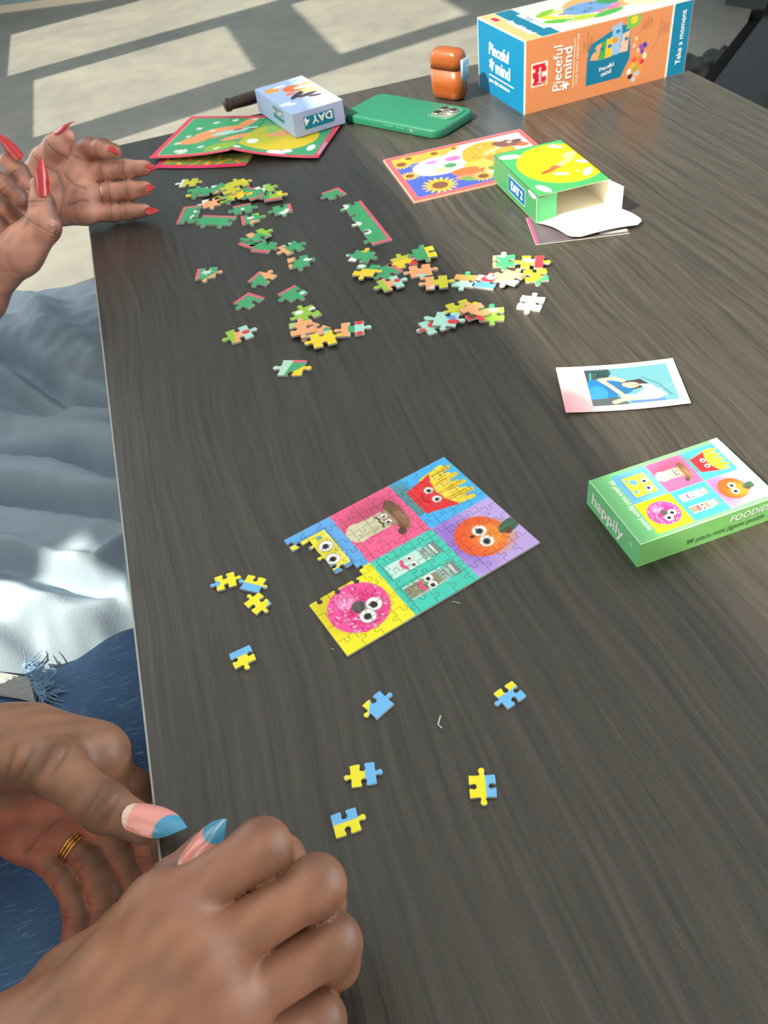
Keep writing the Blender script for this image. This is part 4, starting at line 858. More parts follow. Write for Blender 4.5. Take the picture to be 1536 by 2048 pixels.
# ================================================================ people
M_SKIN = attr_mat('skin', .42, .45, bump=.25, bscale=900, sss=.12)
M_NAIL = attr_mat('nail_polish', .10, .6, coat=.6)
M_GOLD = mat('gold', (214,160,96), .22, .5, metal=1.0)
DORS = np.array([138,96,75.]); PALM = np.array([184,120,94.]); KNUC = np.array([104,66,52.])
def hand(lo, hi, res, palm, fingers, thumb, nrm, palmc=PALM, dors=DORS, extra=(), crease=.0009, kpalm=.012, creases=(), usebend=True, thumb_n=None, wrinkles=()):
    """palm: cones (a,b,ra,rb); fingers: lists of (point, radius); nrm: direction the palm faces; returns V, Q, colours"""
    Fd = Field(lo, hi, res); base = Fd.blank()
    for a, b, ra, rb in palm: Fd.cone(base, a, b, ra, rb, kpalm)
    out = base.copy()
    chains = [(f, .0045) for f in fingers] + ([(thumb, .010)] if thumb else [])
    for ch, kk in chains:
        f = Fd.blank()
        for (p, rp), (q, rq) in zip(ch, ch[1:]): Fd.cone(f, p, q, rp, rq, .004)
        for p, rp in ch[1:-1]: Fd.cone(f, p, np.asarray(p)+1e-4, rp*1.03, rp*1.03, .004)     # joints a little fuller
        out = np.minimum(out, smin(base, f, kk))
    for a, b, ra, rb in extra: Fd.cone(out, a, b, ra, rb, .016)
    V, Q = Fd.mesh(out)
    # smooth once
    for _ in range(2):
        acc = np.zeros_like(V); cnt = np.zeros(len(V))
        for i in range(4):
            np.add.at(acc, Q[:, i], V[Q[:, (i+1) % 4]]); np.add.at(acc, Q[:, i], V[Q[:, (i+3) % 4]]); np.add.at(cnt, Q[:, i], 2)
        V = V*.5+.5*acc/cnt[:, None]
    Nn = vnormals(V, Q); nrm = np.asarray(nrm, float); nrm /= np.linalg.norm(nrm)
    best = np.full(len(V), 9.0); pn = np.tile(nrm, (len(V), 1)); crs = np.zeros(len(V)); knk = np.zeros(len(V))
    for ch, kk in chains:
        for s, ((p, rp), (q, rq)) in enumerate(zip(ch, ch[1:])):
            p = np.asarray(p, float); q = np.asarray(q, float); d = q-p; L = np.linalg.norm(d); d = d/L
            t = np.clip(((V-p)@d)/L, 0, 1); dist = np.linalg.norm(V-p-t[:, None]*d*L, axis=1)-(rp+t*(rq-rp))
            m = dist < best; best = np.where(m, dist, best)
            # palm side of a phalanx: on the inside of the bend of the chain
            pr = np.asarray(ch[0][0], float); ref = nrm
            if len(ch) > 2 and usebend:
                bend = (np.asarray(ch[0][0])-np.asarray(ch[1][0]))/np.linalg.norm(np.asarray(ch[0][0])-np.asarray(ch[1][0])) + (np.asarray(ch[-1][0])-np.asarray(ch[1][0]))/np.linalg.norm(np.asarray(ch[-1][0])-np.asarray(ch[1][0]))
                if np.linalg.norm(bend) > .35: ref = bend/np.linalg.norm(bend)*.8+nrm*.4
            if thumb_n is not None and ch is thumb: ref = np.asarray(thumb_n, float)
            r = ref-d*(ref@d); r = r/(np.linalg.norm(r)+1e-9); pn[m] = r
        for s in range(1, len(ch)-1):
            p, rp = np.asarray(ch[s][0], float), ch[s][1]; ax = np.asarray(ch[s+1][0], float)-np.asarray(ch[s-1][0], float); ax /= np.linalg.norm(ax)
            w = (V-p)@ax; rad = np.linalg.norm(V-p-w[:, None]*ax, axis=1); near = np.clip(1.6-rad/(rp*1.25), 0, 1)
            crs = np.maximum(crs, np.exp(-(w/.0011)**2)*near); knk = np.maximum(knk, np.exp(-(w/.006)**2)*near)
            for off in (-.0035, .0035): crs = np.maximum(crs, .35*np.exp(-((w-off)/.0009)**2)*near)
    for a, b, w in creases:                       # lines of the palm
        a = np.asarray(a, float); b = np.asarray(b, float); d = b-a; d = d-nrm*(d@nrm); q0 = V-a; q0 = q0-(q0@nrm)[:, None]*nrm; t = np.clip((q0@d)/(d@d), 0, 1); q = q0-t[:, None]*d
        crs = np.maximum(crs, np.exp(-(np.linalg.norm(q, axis=1)/w)**2)*(Nn@nrm > .2)*.55)
    wrk = np.zeros(len(V))
    for a, b, w in wrinkles:                      # skin folds on the back of a joint
        a = np.asarray(a, float); b = np.asarray(b, float); d = b-a; d = d-nrm*(d@nrm); q0 = V-a; q0 = q0-(q0@nrm)[:, None]*nrm; tt = (q0@d)/(d@d); q = q0-np.clip(tt, 0, 1)[:, None]*d
        wrk = np.maximum(wrk, np.exp(-(np.linalg.norm(q, axis=1)/w)**2)*(Nn@nrm > .1)*np.clip(1.3-np.abs(tt-.5)*2, .2, 1))
    pal = np.einsum('ij,ij->i', Nn, pn); pf = np.clip(pal*1.6+.25, 0, 1)[:, None]
    V = V-Nn*(crs*crease*np.clip(.35+pal, .12, 1))[:, None]
    V = V-Nn*(wrk*.00055)[:, None]
    c = dors*(1-pf)+palmc*pf
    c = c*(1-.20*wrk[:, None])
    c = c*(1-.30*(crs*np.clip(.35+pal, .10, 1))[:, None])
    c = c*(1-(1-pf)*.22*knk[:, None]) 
    g = np.random.default_rng(3); mott = np.zeros(len(V))
    for k in range(6):
        w = g.normal(size=3)*220; mott += np.sin(V@w+g.random()*6)
    c = c*(1+.025*mott[:, None])
    return V, Q, lin(np.clip(c, 0, 255))
def nail(name, parent, base, tip, normal, width, colfn, curl=.22, lift=0.0, taper='almond'):
    """curved shell from the cuticle to the free edge; normal points away from the nail bed"""
    base = np.asarray(base, float); tip = np.asarray(tip, float); d = tip-base; L = np.linalg.norm(d); d /= L
    n = np.asarray(normal, float); n = n-d*(n@d); n /= np.linalg.norm(n); s = np.cross(d, n)
    nu, nv = 56, 26; V = []; C = []
    for i in range(nu+1):
        t = i/nu
        if t < .18: w = math.sqrt(max(0, 1-((.18-t)/.18)**2))*.9
        elif t < .45: w = .9+.1*math.sin((t-.18)/.27*math.pi/2)
        else: w = (1-((t-.45)/.55)**(2.2 if taper == 'almond' else 1.4))
        w = max(w, .02)
        for j in range(nv+1):
            v = j/nv*2-1; x = v*w*width/2; arch = -(v*w)**2*width*.30; rise = curl*L*.5*(math.sin(t*math.pi)*.55)-lift*L*t*t*.0
            V.append(base+d*L*t+s*x+n*(arch+rise+.0006)); C.append(colfn(t, v))
    k = len(V); V = np.array(V); V = np.concatenate([V, V-n*.0007]); F = []
    for i in range(nu):
        for j in range(nv):
            a = i*(nv+1)+j; F += [(a,a+1,a+nv+2,a+nv+1),(a+k,a+nv+1+k,a+nv+2+k,a+1+k)]
    ring = list(range(nv+1))+[i*(nv+1)+nv for i in range(1,nu+1)]+[nu*(nv+1)+j for j in range(nv-1,-1,-1)]+[i*(nv+1) for i in range(nu-1,0,-1)]
    for a, b in zip(ring, ring[1:]+ring[:1]): F.append((b,a,a+k,b+k))
    return mesh_obj(name, V, F, M_NAIL, parent, True, np.concatenate([lin(np.array(C)), lin(np.array(C))]))
def french(sg):
    def f(t, v):
        k = min(1, max(0, (t-(.58+.10*v*v-.20*sg*v))/.025)); q = min(1, max(0, (t-.09)/.04))
        b = np.array((222,196,184.))*(1-q)+np.array((230,152,143.))*q; return tuple(b*(1-k)+np.array((64,146,184.))*k)
    return f
def redn(t, v): return (186,16,30)
def band(parent, p, ax, r, tube, name='ring', m=M_GOLD, n=3):
    ax = np.asarray(ax, float); ax /= np.linalg.norm(ax); a = np.cross(ax, [0,0,1.0]); a /= np.linalg.norm(a); b = np.cross(ax, a); mb = MB()
    for q in range(n):
        c = np.asarray(p)+ax*(q-(n-1)/2)*tube*2.0; mb.tube([c+r*(math.cos(t)*a+math.sin(t)*b) for t in np.linspace(0, 2*math.pi, 33)], tube, 8, cap=False)
    return mb.build(name, m, parent, True)
def coarse(name, cones, res, k, mtl, parent, col=None, pad=.05):
    A = np.array([c[0] for c in cones]+[c[1] for c in cones]); R = max(max(c[2], c[3]) for c in cones)
    Fd = Field(A.min(0)-R-pad, A.max(0)+R+pad, res); F = Fd.blank()
    for c in cones: Fd.cone(F, c[0], c[1], c[2], c[3], k, c[4] if len(c) > 4 else None)
    return Fd.mesh(F)
def join(parts):
    V = []; Q = []; C = []; b = 0
    for v, q, c in parts: V.append(v); Q.append(np.asarray(q)+b); C.append(c if c.ndim == 2 else np.tile(c, (len(v), 1))); b += len(v)
    return np.concatenate(V), np.concatenate(Q), np.concatenate(C)
mm = .001
def J(u, v, d, r): return (ad(u, v, d), r*mm)

# ---------------------------------------------------------------- near person: hands of the jigsaw player in ripped jeans
# right hand, back towards us, pinching a piece
r_idx = [J(322,1826,.274,9.8), J(524,1697,.285,9.3), J(560,1722,.307,8.6), J(520,1738,.327,7.2)]
r_mid = [J(392,1922,.269,9.9), J(632,1772,.281,9.3), J(640,1812,.306,8.6), J(590,1822,.324,7.4)]
r_rng = [J(440,2026,.268,9.8), J(664,1888,.283,9.3), J(668,1925,.306,8.6), J(612,1920,.322,7.2)]
r_pky = [J(470,2120,.273,9.6), J(640,2042,.293,8.4), J(640,2062,.314,7.4), J(600,2050,.328,6.4)]
r_thb = [J(150,1985,.300,13), J(262,1868,.318,11.5), J(345,1775,.331,10.2), J(412,1702,.335,8.4)]
wr = ad(45,2190,.268)
r_palm = [(wr, r_idx[0][0], .022, .0115), (wr, r_mid[0][0], .024, .0125), (wr, r_rng[0][0], .023, .012), (wr, r_pky[0][0], .020, .011),
          (r_idx[0][0], r_mid[0][0], .0105, .0112), (r_mid[0][0], r_rng[0][0], .0112, .0108), (r_rng[0][0], r_pky[0][0], .0108, .0095),
          (wr, r_thb[0][0], .022, .014), (r_thb[0][0], ad(330,1860,.292), .014, .011)]
allp = np.array([p for ch in (r_idx,r_mid,r_rng,r_pky,r_thb) for p, _ in ch]+[wr])
elb_r = np.array([-.30,-1.235,.03]); rn = -(np.cross(ray(400,1900), [0,0,0])+(-ray(430,1880)))   # the palm faces away from the camera
r_fore = [(wr, wr+(elb_r-wr)*.45, .026, .034)]
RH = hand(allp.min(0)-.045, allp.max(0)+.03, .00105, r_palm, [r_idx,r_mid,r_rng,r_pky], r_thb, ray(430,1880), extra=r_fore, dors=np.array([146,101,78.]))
# left hand, palm up at the table edge, thumb over the edge
l_idx = [J(192,1512,.424,10.5), J(268,1584,.432,10.2), J(300,1690,.446,8.6), J(318,1775,.452,7.4)]
l_mid = [J(150,1590,.440,10.6), J(238,1690,.442,9.6), J(262,1765,.446,8.6), J(248,1840,.450,7.4)]
l_rng = [J(98,1640,.444,10.2), J(186,1718,.437,9.3), J(208,1790,.436,8.4), J(190,1862,.440,7.2)]
l_pky = [J(55,1680,.446,9.2), J(136,1755,.438,8.4), J(158,1820,.434,7.6), J(146,1885,.436,6.6)]
l_thb = [J(0,1490,.405,15), J(105,1535,.393,12.8), J(208,1614,.385,10.8), J(292,1652,.382,8.6)]
wl = ad(-165,1545,.425)
l_palm = [(wl, l_idx[0][0], .023, .012), (wl, l_mid[0][0], .024, .0125), (wl, l_rng[0][0], .023, .012), (wl, l_pky[0][0], .021, .011),
          (l_idx[0][0], l_mid[0][0], .011, .0115), (l_mid[0][0], l_rng[0][0], .0112, .011), (l_rng[0][0], l_pky[0][0], .0108, .0095),
          (wl, l_thb[0][0], .024, .017), (l_thb[0][0], l_idx[0][0], .016, .0135), (ad(70,1468,.412), l_idx[0][0], .0145, .0125)]
allp = np.array([p for ch in (l_idx,l_mid,l_rng,l_pky,l_thb) for p, _ in ch]+[wl])
elb_l = np.array([-.34,-.80,-.035])
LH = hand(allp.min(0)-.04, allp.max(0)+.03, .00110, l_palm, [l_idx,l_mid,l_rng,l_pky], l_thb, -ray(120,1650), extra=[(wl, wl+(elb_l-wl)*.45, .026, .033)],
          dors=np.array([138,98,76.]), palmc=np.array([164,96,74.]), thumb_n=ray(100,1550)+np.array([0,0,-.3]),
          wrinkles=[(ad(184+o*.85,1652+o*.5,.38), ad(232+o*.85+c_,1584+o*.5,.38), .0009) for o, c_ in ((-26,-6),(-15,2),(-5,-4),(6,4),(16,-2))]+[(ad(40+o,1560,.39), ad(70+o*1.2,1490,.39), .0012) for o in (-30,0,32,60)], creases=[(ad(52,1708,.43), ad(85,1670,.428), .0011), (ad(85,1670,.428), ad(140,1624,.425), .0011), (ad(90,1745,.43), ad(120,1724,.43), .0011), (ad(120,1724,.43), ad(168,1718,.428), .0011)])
TORN = np.array([-.46,-1.00,0.0])
SK = lin(DORS)
def arms(sh, el, wrp): return [(sh, el, .046, .038), (el, wrp, .037, .027)]
def torso(cx, cy, lean, ht):
    b = np.array([cx,cy,-.18]); ch = np.array([cx+lean,cy,.16]); nk = np.array([cx+lean*1.5,cy,.36]); hd = np.array([cx+lean*1.9,cy,.50])
    return [(b, ch, .12, .115, ((1,0,0),.75)), (ch+[0,-.11,.09], ch+[0,.11,.09], .062, .062), (ch, nk, .08, .05), (nk, hd, .048, .05),
            (hd, hd+[.012,0,.045], .078, .082), (hd+[.07,0,.01], hd+[.078,0,-.012], .010, .013), (hd+[.05,0,-.06], hd+[.02,0,-.03], .03, .05)]
def legs(cx, hy, kx, z=-.175, foot=.10):
    out = []
    for y0, y1 in hy:
        h = np.array([cx,y0,z]); k = np.array([kx,y1,z+.005]); a = np.array([kx-.02,y1,FZ+.06]); out += [(h, k, .085, .062), (k, a, .056, .038)]
    return out
np_root = tag(empty('person', (-.46,-1.0,FZ)), 'person in ripped blue jeans with blue-tipped nails pinching a puzzle piece', 'person')
def kidp(o, p=None): o.matrix_parent_inverse = Matrix.Translation((p or np_root).location).inverted(); return o
sh_r = np.array([-.40,-1.19,.24]); sh_l = np.array([-.40,-.83,.24])
legs_n = legs(-.44, [(-.90,-.805),(-1.0,-.90)], .06)
legs_n[0] = (np.array([-.44,-.85,-.185]), np.array([.10,-.748,-.160]), .092, .072); legs_n[2] = (legs_n[2][0], legs_n[2][1], .092, .078); legs_n[1] = (legs_n[0][1], np.array([.08,-.80,FZ+.06]), .056, .038)
bv, bq = coarse('body', torso(-.46,-1.0,.05,0)+arms(sh_r, elb_r, wr)+arms(sh_l, elb_l, wl), .007, .03, None, None)
fv, fq = coarse('feet', [(np.array([.08,-.805,FZ+.075]), np.array([.18,-.80,FZ+.03]), .036, .03), (np.array([.04,-.90,FZ+.075]), np.array([.14,-.92,FZ+.03]), .036, .03)], .006, .02, None, None)
V, Q, C = join([RH, LH, (bv, bq, SK), (fv, fq, SK)])
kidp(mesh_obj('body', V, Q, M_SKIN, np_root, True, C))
camv = -ray(300,1650)
kidp(nail('thumb_nail', np_root, ad(246,1624,.3735), ad(374,1656,.371), camv+np.array([0,0,.0])+.45*(ad(300,1560,.38)-ad(300,1680,.38))/.024, .0152, french(.7)))
kidp(nail('thumb_nail', np_root, ad(360,1744,.3225), ad(454,1638,.324), -ray(400,1690)+.6*(ad(340,1650,.33)-ad(400,1720,.33))/.02, .0132, french(-.15)))
rp = (l_rng[0][0]*.38+l_rng[1][0]*.62); kidp(band(np_root, rp, l_rng[1][0]-l_rng[0][0], .0101, .0009))
# clothes
def denim():
    m = bpy.data.materials.new('blue_denim'); N, L, P = nodes(m); tc = N.new('ShaderNodeTexCoord')
    def noise(sc, scale, det=4):
        mp = N.new('ShaderNodeMapping'); mp.inputs['Scale'].default_value = sc; L.new(tc.outputs['Object'], mp.inputs['Vector'])
        n = N.new('ShaderNodeTexNoise'); n.inputs['Scale'].default_value = scale; n.inputs['Detail'].default_value = det; L.new(mp.outputs[0], n.inputs['Vector']); return n
    a = noise((1,1,1), 9); b = noise((25,260,120), 3.0, 3); c = noise((700,900,900), 1.0, 1)
    r = N.new('ShaderNodeValToRGB'); e = r.color_ramp.elements; e[0].position = .32; e[1].position = .72; e[0].color = l4((18,36,68)); e[1].color = l4((54,90,138)); L.new(a.outputs['Fac'], r.inputs['Fac'])
    s = N.new('ShaderNodeValToRGB'); e = s.color_ramp.elements; e[0].position = .58; e[1].position = .72; e[0].color = (0,0,0,1); e[1].color = (.55,.55,.55,1); L.new(b.outputs['Fac'], s.inputs['Fac'])
    mx = N.new('ShaderNodeMix'); mx.data_type = 'RGBA'; mx.inputs[7].default_value = l4((112,148,188)); L.new(r.outputs['Color'], mx.inputs[6]); L.new(s.outputs['Color'], mx.inputs[0])
    w = N.new('ShaderNodeMix'); w.data_type = 'RGBA'; w.blend_type = 'MULTIPLY'; w.inputs[0].default_value = .55; L.new(mx.outputs[2], w.inputs[6]); L.new(c.outputs['Fac'], w.inputs[7])
    g = N.new('ShaderNodeGamma'); g.inputs[1].default_value = .72; L.new(w.outputs[2], g.inputs[0]); L.new(g.outputs[0], P.inputs['Base Color'])
    P.inputs['Roughness'].default_value = .85; P.inputs['Specular IOR Level'].default_value = .2
    bp = N.new('ShaderNodeBump'); bp.inputs['Strength'].default_value = .5; bp.inputs['Distance'].default_value = .0006; L.new(c.outputs['Fac'], bp.inputs['Height']); L.new(bp.outputs['Normal'], P.inputs['Normal'])
    return m
jv, jq = coarse('jeans', legs_n+[(np.array([-.47,-1.08,-.17]), np.array([-.47,-.90,-.17]), .125, .125)], .005, .025, None, None)
# cloth folds
fold = .003*np.sin(jv[:,1]*55+jv[:,0]*28+2*np.sin(jv[:,0]*17))+.002*np.sin(jv[:,0]*70-jv[:,1]*40)
jn = vnormals(jv, jq); jv = jv+jn*fold[:, None]
kidp(mesh_obj('jeans', jv, jq, denim(), np_root, True))
M_SHIRT = mat('dark_knit', (62,66,74), .85, .2, bump=.3, bscale=600)
sv, sq = coarse('shirt', [(a, b, ra+.012, rb+.012)+tuple(r) for a, b, ra, rb, *r in torso(-.46,-1.0,.05,0)[:3]]+[(sh_r, sh_r+(elb_r-sh_r)*.7, .058, .05), (sh_l, sh_l+(elb_l-sh_l)*.7, .058, .05)], .008, .03, None, None)
kidp(mesh_obj('shirt', sv, sq, M_SHIRT, np_root, True))
hd = np.array([-.46+.05*1.9,-1.0,.50]); hv, hq = coarse('hair', [(hd+[-.03,0,.06], hd+[-.05,0,.0], .092, .085), (hd+[-.05,0,.0], hd+[-.07,0,-.12], .08, .06)], .008, .03, None, None)
kidp(mesh_obj('hair', hv, hq, mat('black_hair', (24,20,20), .6), np_root, True))
# the ripped knee: pale threads, frayed fringe
def on_thigh(x, y):                   # height of the left thigh's upper surface
    a, b, ra, rb = legs_n[0][:4]; t = np.clip((x-a[0])/(b[0]-a[0]), 0, 1); cy = a[1]+t*(b[1]-a[1]); cz = a[2]+t*(b[2]-a[2]); r = ra+t*(rb-ra)
    return cz+math.sqrt(max(0, r*r-(y-cy)**2))
fr = MB(); fg = np.random.default_rng(21)
def th_at(u, v):
    z = -.09
    for _ in range(12): p = at(u, v, z); z = .5*z+.5*(on_thigh(p[0], p[1])+.002)
    return at(u, v, z)
for k in range(150):
    t = fg.random(); u, v = 55+34*t, 1330+62*t
    p0 = th_at(u-8+fg.normal()*5, v+fg.normal()*4); L = .010+.012*fg.random()
    d = np.array([.85+fg.normal()*.25, -.30+fg.normal()*.45, .05+fg.normal()*.25]); cur = fg.normal(size=3)*.35
    pts = [p0+[0,0,.001]]
    for s in range(5): d = d+cur*.35+[0,0,-.10]; pts.append(pts[-1]+d/np.linalg.norm(d)*L/5)
    for q in pts[1:]: q[2] = max(q[2], on_thigh(q[0], q[1])+.0015)
    fr.tube(pts, [.0006,.00055,.0005,.0005,.00045,.0003], 5)
kidp(tag(fr.build('frayed_fringe', mat('pale_denim_thread', (116,146,176), .9, .1), np_root), kind='stuff', label='frayed pale denim threads around the ripped knee'))
pt = MB()
for k in range(34):
    s = k/33; P = []
    for q in range(9): u = -55+q*14.5+12*s; v = 1352+46*s+.045*q*q+(q-4)*1.5-14*math.sin(q/8*3.14)*.4; p = th_at(u, v); P.append(p+[0,0,.0010+.0006*math.sin(k*2.3+q)])
    pt.tube(P, .0006, 5)
kidp(tag(pt.build('bare_threads', mat('white_weft', (150,154,156), .9, .1), np_root), kind='stuff', label='white horizontal threads across the rip in the knee'))

# ---------------------------------------------------------------- far person: red nails, pale blue skirt
DF = np.array([128,88,72.]); PF = np.array([198,140,120.])
f_idx = [J(140,312,.865,11.5), J(182,297,.860,10.2), J(207,298,.852,9.4), J(228,302,.846,7.8)]
f_mid = [J(152,348,.863,11.5), J(206,342,.866,10.4), J(252,339,.866,9.6), J(290,336,.864,8.0)]
f_rng = [J(165,388,.862,11.0), J(221,385,.868,10.0), J(259,381,.868,9.2), J(290,377,.866,7.8)]
f_pky = [J(172,425,.866,10.0), J(224,425,.874,9.0), J(256,423,.874,8.4), J(290,421,.872,7.0)]
f_thb = [J(62,372,.858,15), J(88,320,.846,12.5), J(112,293,.838,11.5), J(131,272,.834,9.2)]
wf = ad(-10,430,.872)
f_palm = [(wf, f_idx[0][0], .020, .0125), (wf, f_mid[0][0], .022, .013), (wf, f_rng[0][0], .022, .0125), (wf, f_pky[0][0], .020, .0115),
          (f_idx[0][0], f_mid[0][0], .0115, .0115), (f_mid[0][0], f_rng[0][0], .0115, .011), (f_rng[0][0], f_pky[0][0], .011, .010), (wf, f_thb[0][0], .022, .017), (f_thb[0][0], f_mid[0][0], .015, .010)]
allp = np.array([p for ch in (f_idx,f_mid,f_rng,f_pky,f_thb) for p, _ in ch]+[wf])
elb_fl = np.array([-.33,-.17,-.02])
FH1 = hand(allp.min(0)-.04, allp.max(0)+.03, .0013, f_palm, [f_idx,f_mid,f_rng,f_pky], f_thb, -ray(150,380)+.2*np.array([1,0,0]), dors=DF, palmc=PF, extra=[(wf, wf+(elb_fl-wf)*.4, .024, .030)],
           creases=[(ad(112,345,.85), ad(122,375,.86), .0018), (ad(122,375,.86), ad(122,410,.86), .0018), (ad(122,410,.86), ad(116,440,.86), .0018), (ad(128,350,.85), ad(144,372,.86), .0014), (ad(144,372,.86), ad(166,378,.86), .0014), (ad(135,412,.86), ad(158,402,.86), .0014), (ad(158,402,.86), ad(172,404,.86), .0014)], crease=.0012)
# nearer hand of the far person, thumb and forefinger raised
g_thb = [J(38,505,.775,17), J(86,452,.768,14), J(84,408,.764,11), J(78,372,.762,8.6)]
g_idx = [J(40,425,.805,12), J(58,378,.798,10.5), J(36,345,.792,9.5), J(16,322,.788,7.8)]
g_mid = [J(12,430,.800,12), J(32,398,.785,10.5), J(10,372,.775,9.5), J(-12,352,.770,7.8)]
g_rng = [J(-12,450,.795,11.5), J(14,432,.778,10), J(0,412,.768,9), J(-20,398,.766,7.6)]
g_pky = [J(-30,475,.790,10.5), J(2,466,.772,9), J(-8,450,.764,8), J(-24,440,.762,7)]
wg = ad(-55,590,.80)
g_palm = [(wg, g_idx[0][0], .024, .013), (wg, g_mid[0][0], .024, .0135), (wg, g_rng[0][0], .023, .013), (wg, g_pky[0][0], .022, .012), (g_idx[0][0], g_mid[0][0], .012, .012), (g_mid[0][0], g_rng[0][0], .012, .012),
          (wg, g_thb[0][0], .025, .019), (g_thb[0][0], g_idx[0][0], .016, .012), (g_thb[0][0], g_thb[1][0], .018, .014)]
allp = np.array([p for ch in (g_idx,g_mid,g_rng,g_pky,g_thb) for p, _ in ch]+[wg])
elb_fr = np.array([-.36,-.50,-.06])
FH2 = hand(allp.min(0)-.04, allp.max(0)+.03, .0013, g_palm, [g_idx,g_mid,g_rng,g_pky], g_thb, np.array([-1,-.9,.2]), usebend=False, dors=DF, palmc=PF, extra=[(wg, wg+(elb_fr-wg)*.4, .026, .031)])
fp = tag(empty('person', (-.50,-.34,FZ)), 'person in a pale blue grey skirt gesturing with both hands and long red nails', 'person')
shf_l = np.array([-.46,-.17,.24]); shf_r = np.array([-.46,-.50,.24])
bv, bq = coarse('body', torso(-.52,-.335,.05,0)+arms(shf_l, elb_fl, wf)+arms(shf_r, elb_fr, wg)+[(np.array([-.48,-.24,-.20]),np.array([-.02,-.22,-.215]),.075,.058), (np.array([-.48,-.44,-.20]),np.array([-.02,-.46,-.215]),.075,.058),
      (np.array([-.02,-.22,-.215]),np.array([-.04,-.22,FZ+.07]),.05,.036), (np.array([-.02,-.46,-.215]),np.array([-.04,-.46,FZ+.07]),.05,.036), (np.array([-.05,-.22,FZ+.05]),np.array([.07,-.22,FZ+.03]),.035,.028), (np.array([-.05,-.46,FZ+.05]),np.array([.07,-.46,FZ+.03]),.035,.028)], .007, .03, None, None)
V, Q, C = join([FH1, FH2, (bv, bq, lin(DF))])
kidp(mesh_obj('body', V, Q, M_SKIN, fp, True, C), fp)
for bs, tp_, nn, w, d0 in [((224,292),(240,312),(1,-.3,.3),.015,.838), ((292,329),(317,337),(.6,-.4,.5),.0135,.856), ((292,371),(311,376),(.7,-.4,.4),.0135,.858), ((292,417),(320,423),(.5,-.3,.7),.0125,.864)]:
    kidp(nail('finger_nail', fp, ad(*bs, d0), ad(*tp_, d0), nn, w, redn, taper='s'), fp)
kidp(nail('thumb_nail', fp, ad(108,266,.826), ad(150,243,.826), np.array([-.2,.3,1.0]), .0125, redn, taper='s'), fp)
kidp(nail('thumb_nail', fp, ad(87,394,.7505), ad(81,312,.7500), -ray(86,390)+np.array([.35,0,0]), .0130, redn, taper='s'), fp)
kidp(nail('finger_nail', fp, ad(44,318,.776), ad(-6,266,.774), -ray(20,300)+np.array([.45,0,.5]), .0125, redn, taper='s'), fp)
kidp(band(fp, f_rng[0][0]*.30+f_rng[1][0]*.70, f_rng[1][0]-f_rng[0][0], .0107, .0008, n=1, m=mat('silver', (200,190,180), .25, metal=1.0)), fp)
# skirt: cloth over the lap, hanging at the sides
FOLDS = [  # measured fold lines on the photograph: points, height, width, sharper on one side
  ([(-60,575),(40,598),(85,622),(108,680),(200,722)], .016, .020), ([(-60,640),(60,705),(150,760),(230,800)], .010, .022), ([(-60,690),(40,735),(130,790),(230,820)], -.020, .014), ([(-60,715),(60,770),(140,815),(240,840)], .012, .018),
  ([(-60,800),(80,850),(160,870),(250,905)], .010, .022), ([(-60,780),(40,800),(110,830)], -.009, .013), ([(-60,905),(60,920),(140,925),(250,962)], -.018, .012), ([(-60,930),(100,955),(250,985)], .011, .020),
  ([(-60,1000),(80,1012),(170,1022),(260,1030)], -.019, .011), ([(-60,975),(60,985),(150,1002),(260,1012)], .010, .015), ([(-60,1045),(90,1060),(250,1062)], .006, .02), ([(-60,1088),(40,1100),(110,1118),(190,1124),(270,1090)], .014, .008), ([(-60,1112),(60,1122),(150,1142),(220,1150)], -.014, .013),
  ([(-60,1165),(40,1180),(110,1205),(160,1215)], .010, .012), ([(120,1215),(190,1180),(270,1140)], .011, .012), ([(-60,1200),(60,1225),(130,1232)], -.009, .012), ([(60,1230),(140,1262),(230,1285)], .010, .010), ([(-60,1250),(50,1280),(120,1300)], .009, .010), ([(150,1270),(220,1240),(280,1215)], -.007, .010)]
def skirt():
    nx, ny = 150, 300; x = np.linspace(-.55, .055, nx); y = np.linspace(-.70, .0, ny); X, Y = np.meshgrid(x, y)
    lap = -.125-.012*np.exp(-((Y+.34)/.09)**2)+.012*np.exp(-((Y+.22)/.08)**2)+.014*np.exp(-((Y+.46)/.08)**2)
    lap = lap-.05*np.clip((-.58-Y)/.2,0,1)**1.2-.03*np.clip(Y+.14,0,1)/.14
    f = .0030*np.sin((Y+.3*X)*52+1.2*np.sin(X*9+1))+.0016*np.sin((Y+.25*X)*120+2+2*np.sin(X*11))+.0007*np.sin((Y*.8-X*.7)*210+3*np.sin(Y*25))
    for pts, A, w in FOLDS:
        P = [at(u, v, -.125)[:2] for u, v in pts]; D = np.full(X.shape, 9.0)
        for a, b in zip(P, P[1:]):
            d = b-a; t = np.clip(((X-a[0])*d[0]+(Y-a[1])*d[1])/(d@d), 0, 1); D = np.minimum(D, np.hypot(X-a[0]-t*d[0], Y-a[1]-t*d[1]))
        f += A*1.45*np.exp(-(D/w)**2)
    Z = lap+f
    Z -= 1.2*np.clip(X-.01,0,1)**1.0*.9*(X > .01)
    edge = np.clip((Y+.05)/.05,0,1); Z -= .32*edge**1.5
    edge2 = np.clip((-.635-Y)/.06,0,1); Z -= .13*edge2**1.2
    V = np.stack([X.ravel(), Y.ravel(), Z.ravel()], 1); i = np.arange(nx*ny).reshape(ny, nx)
    Q = np.stack([i[:-1,:-1], i[:-1,1:], i[1:,1:], i[1:,:-1]], -1).reshape(-1, 4)
    k = len(V); V2 = V-[0,0,.002]; ring = np.concatenate([i[0,:], i[1:,-1], i[-1,-2::-1], i[-2:0:-1,0]]); r2 = np.roll(ring,-1)
    return np.concatenate([V, V2]), np.concatenate([Q, Q[:, ::-1]+k, np.stack([ring+k, r2+k, r2, ring],1)])
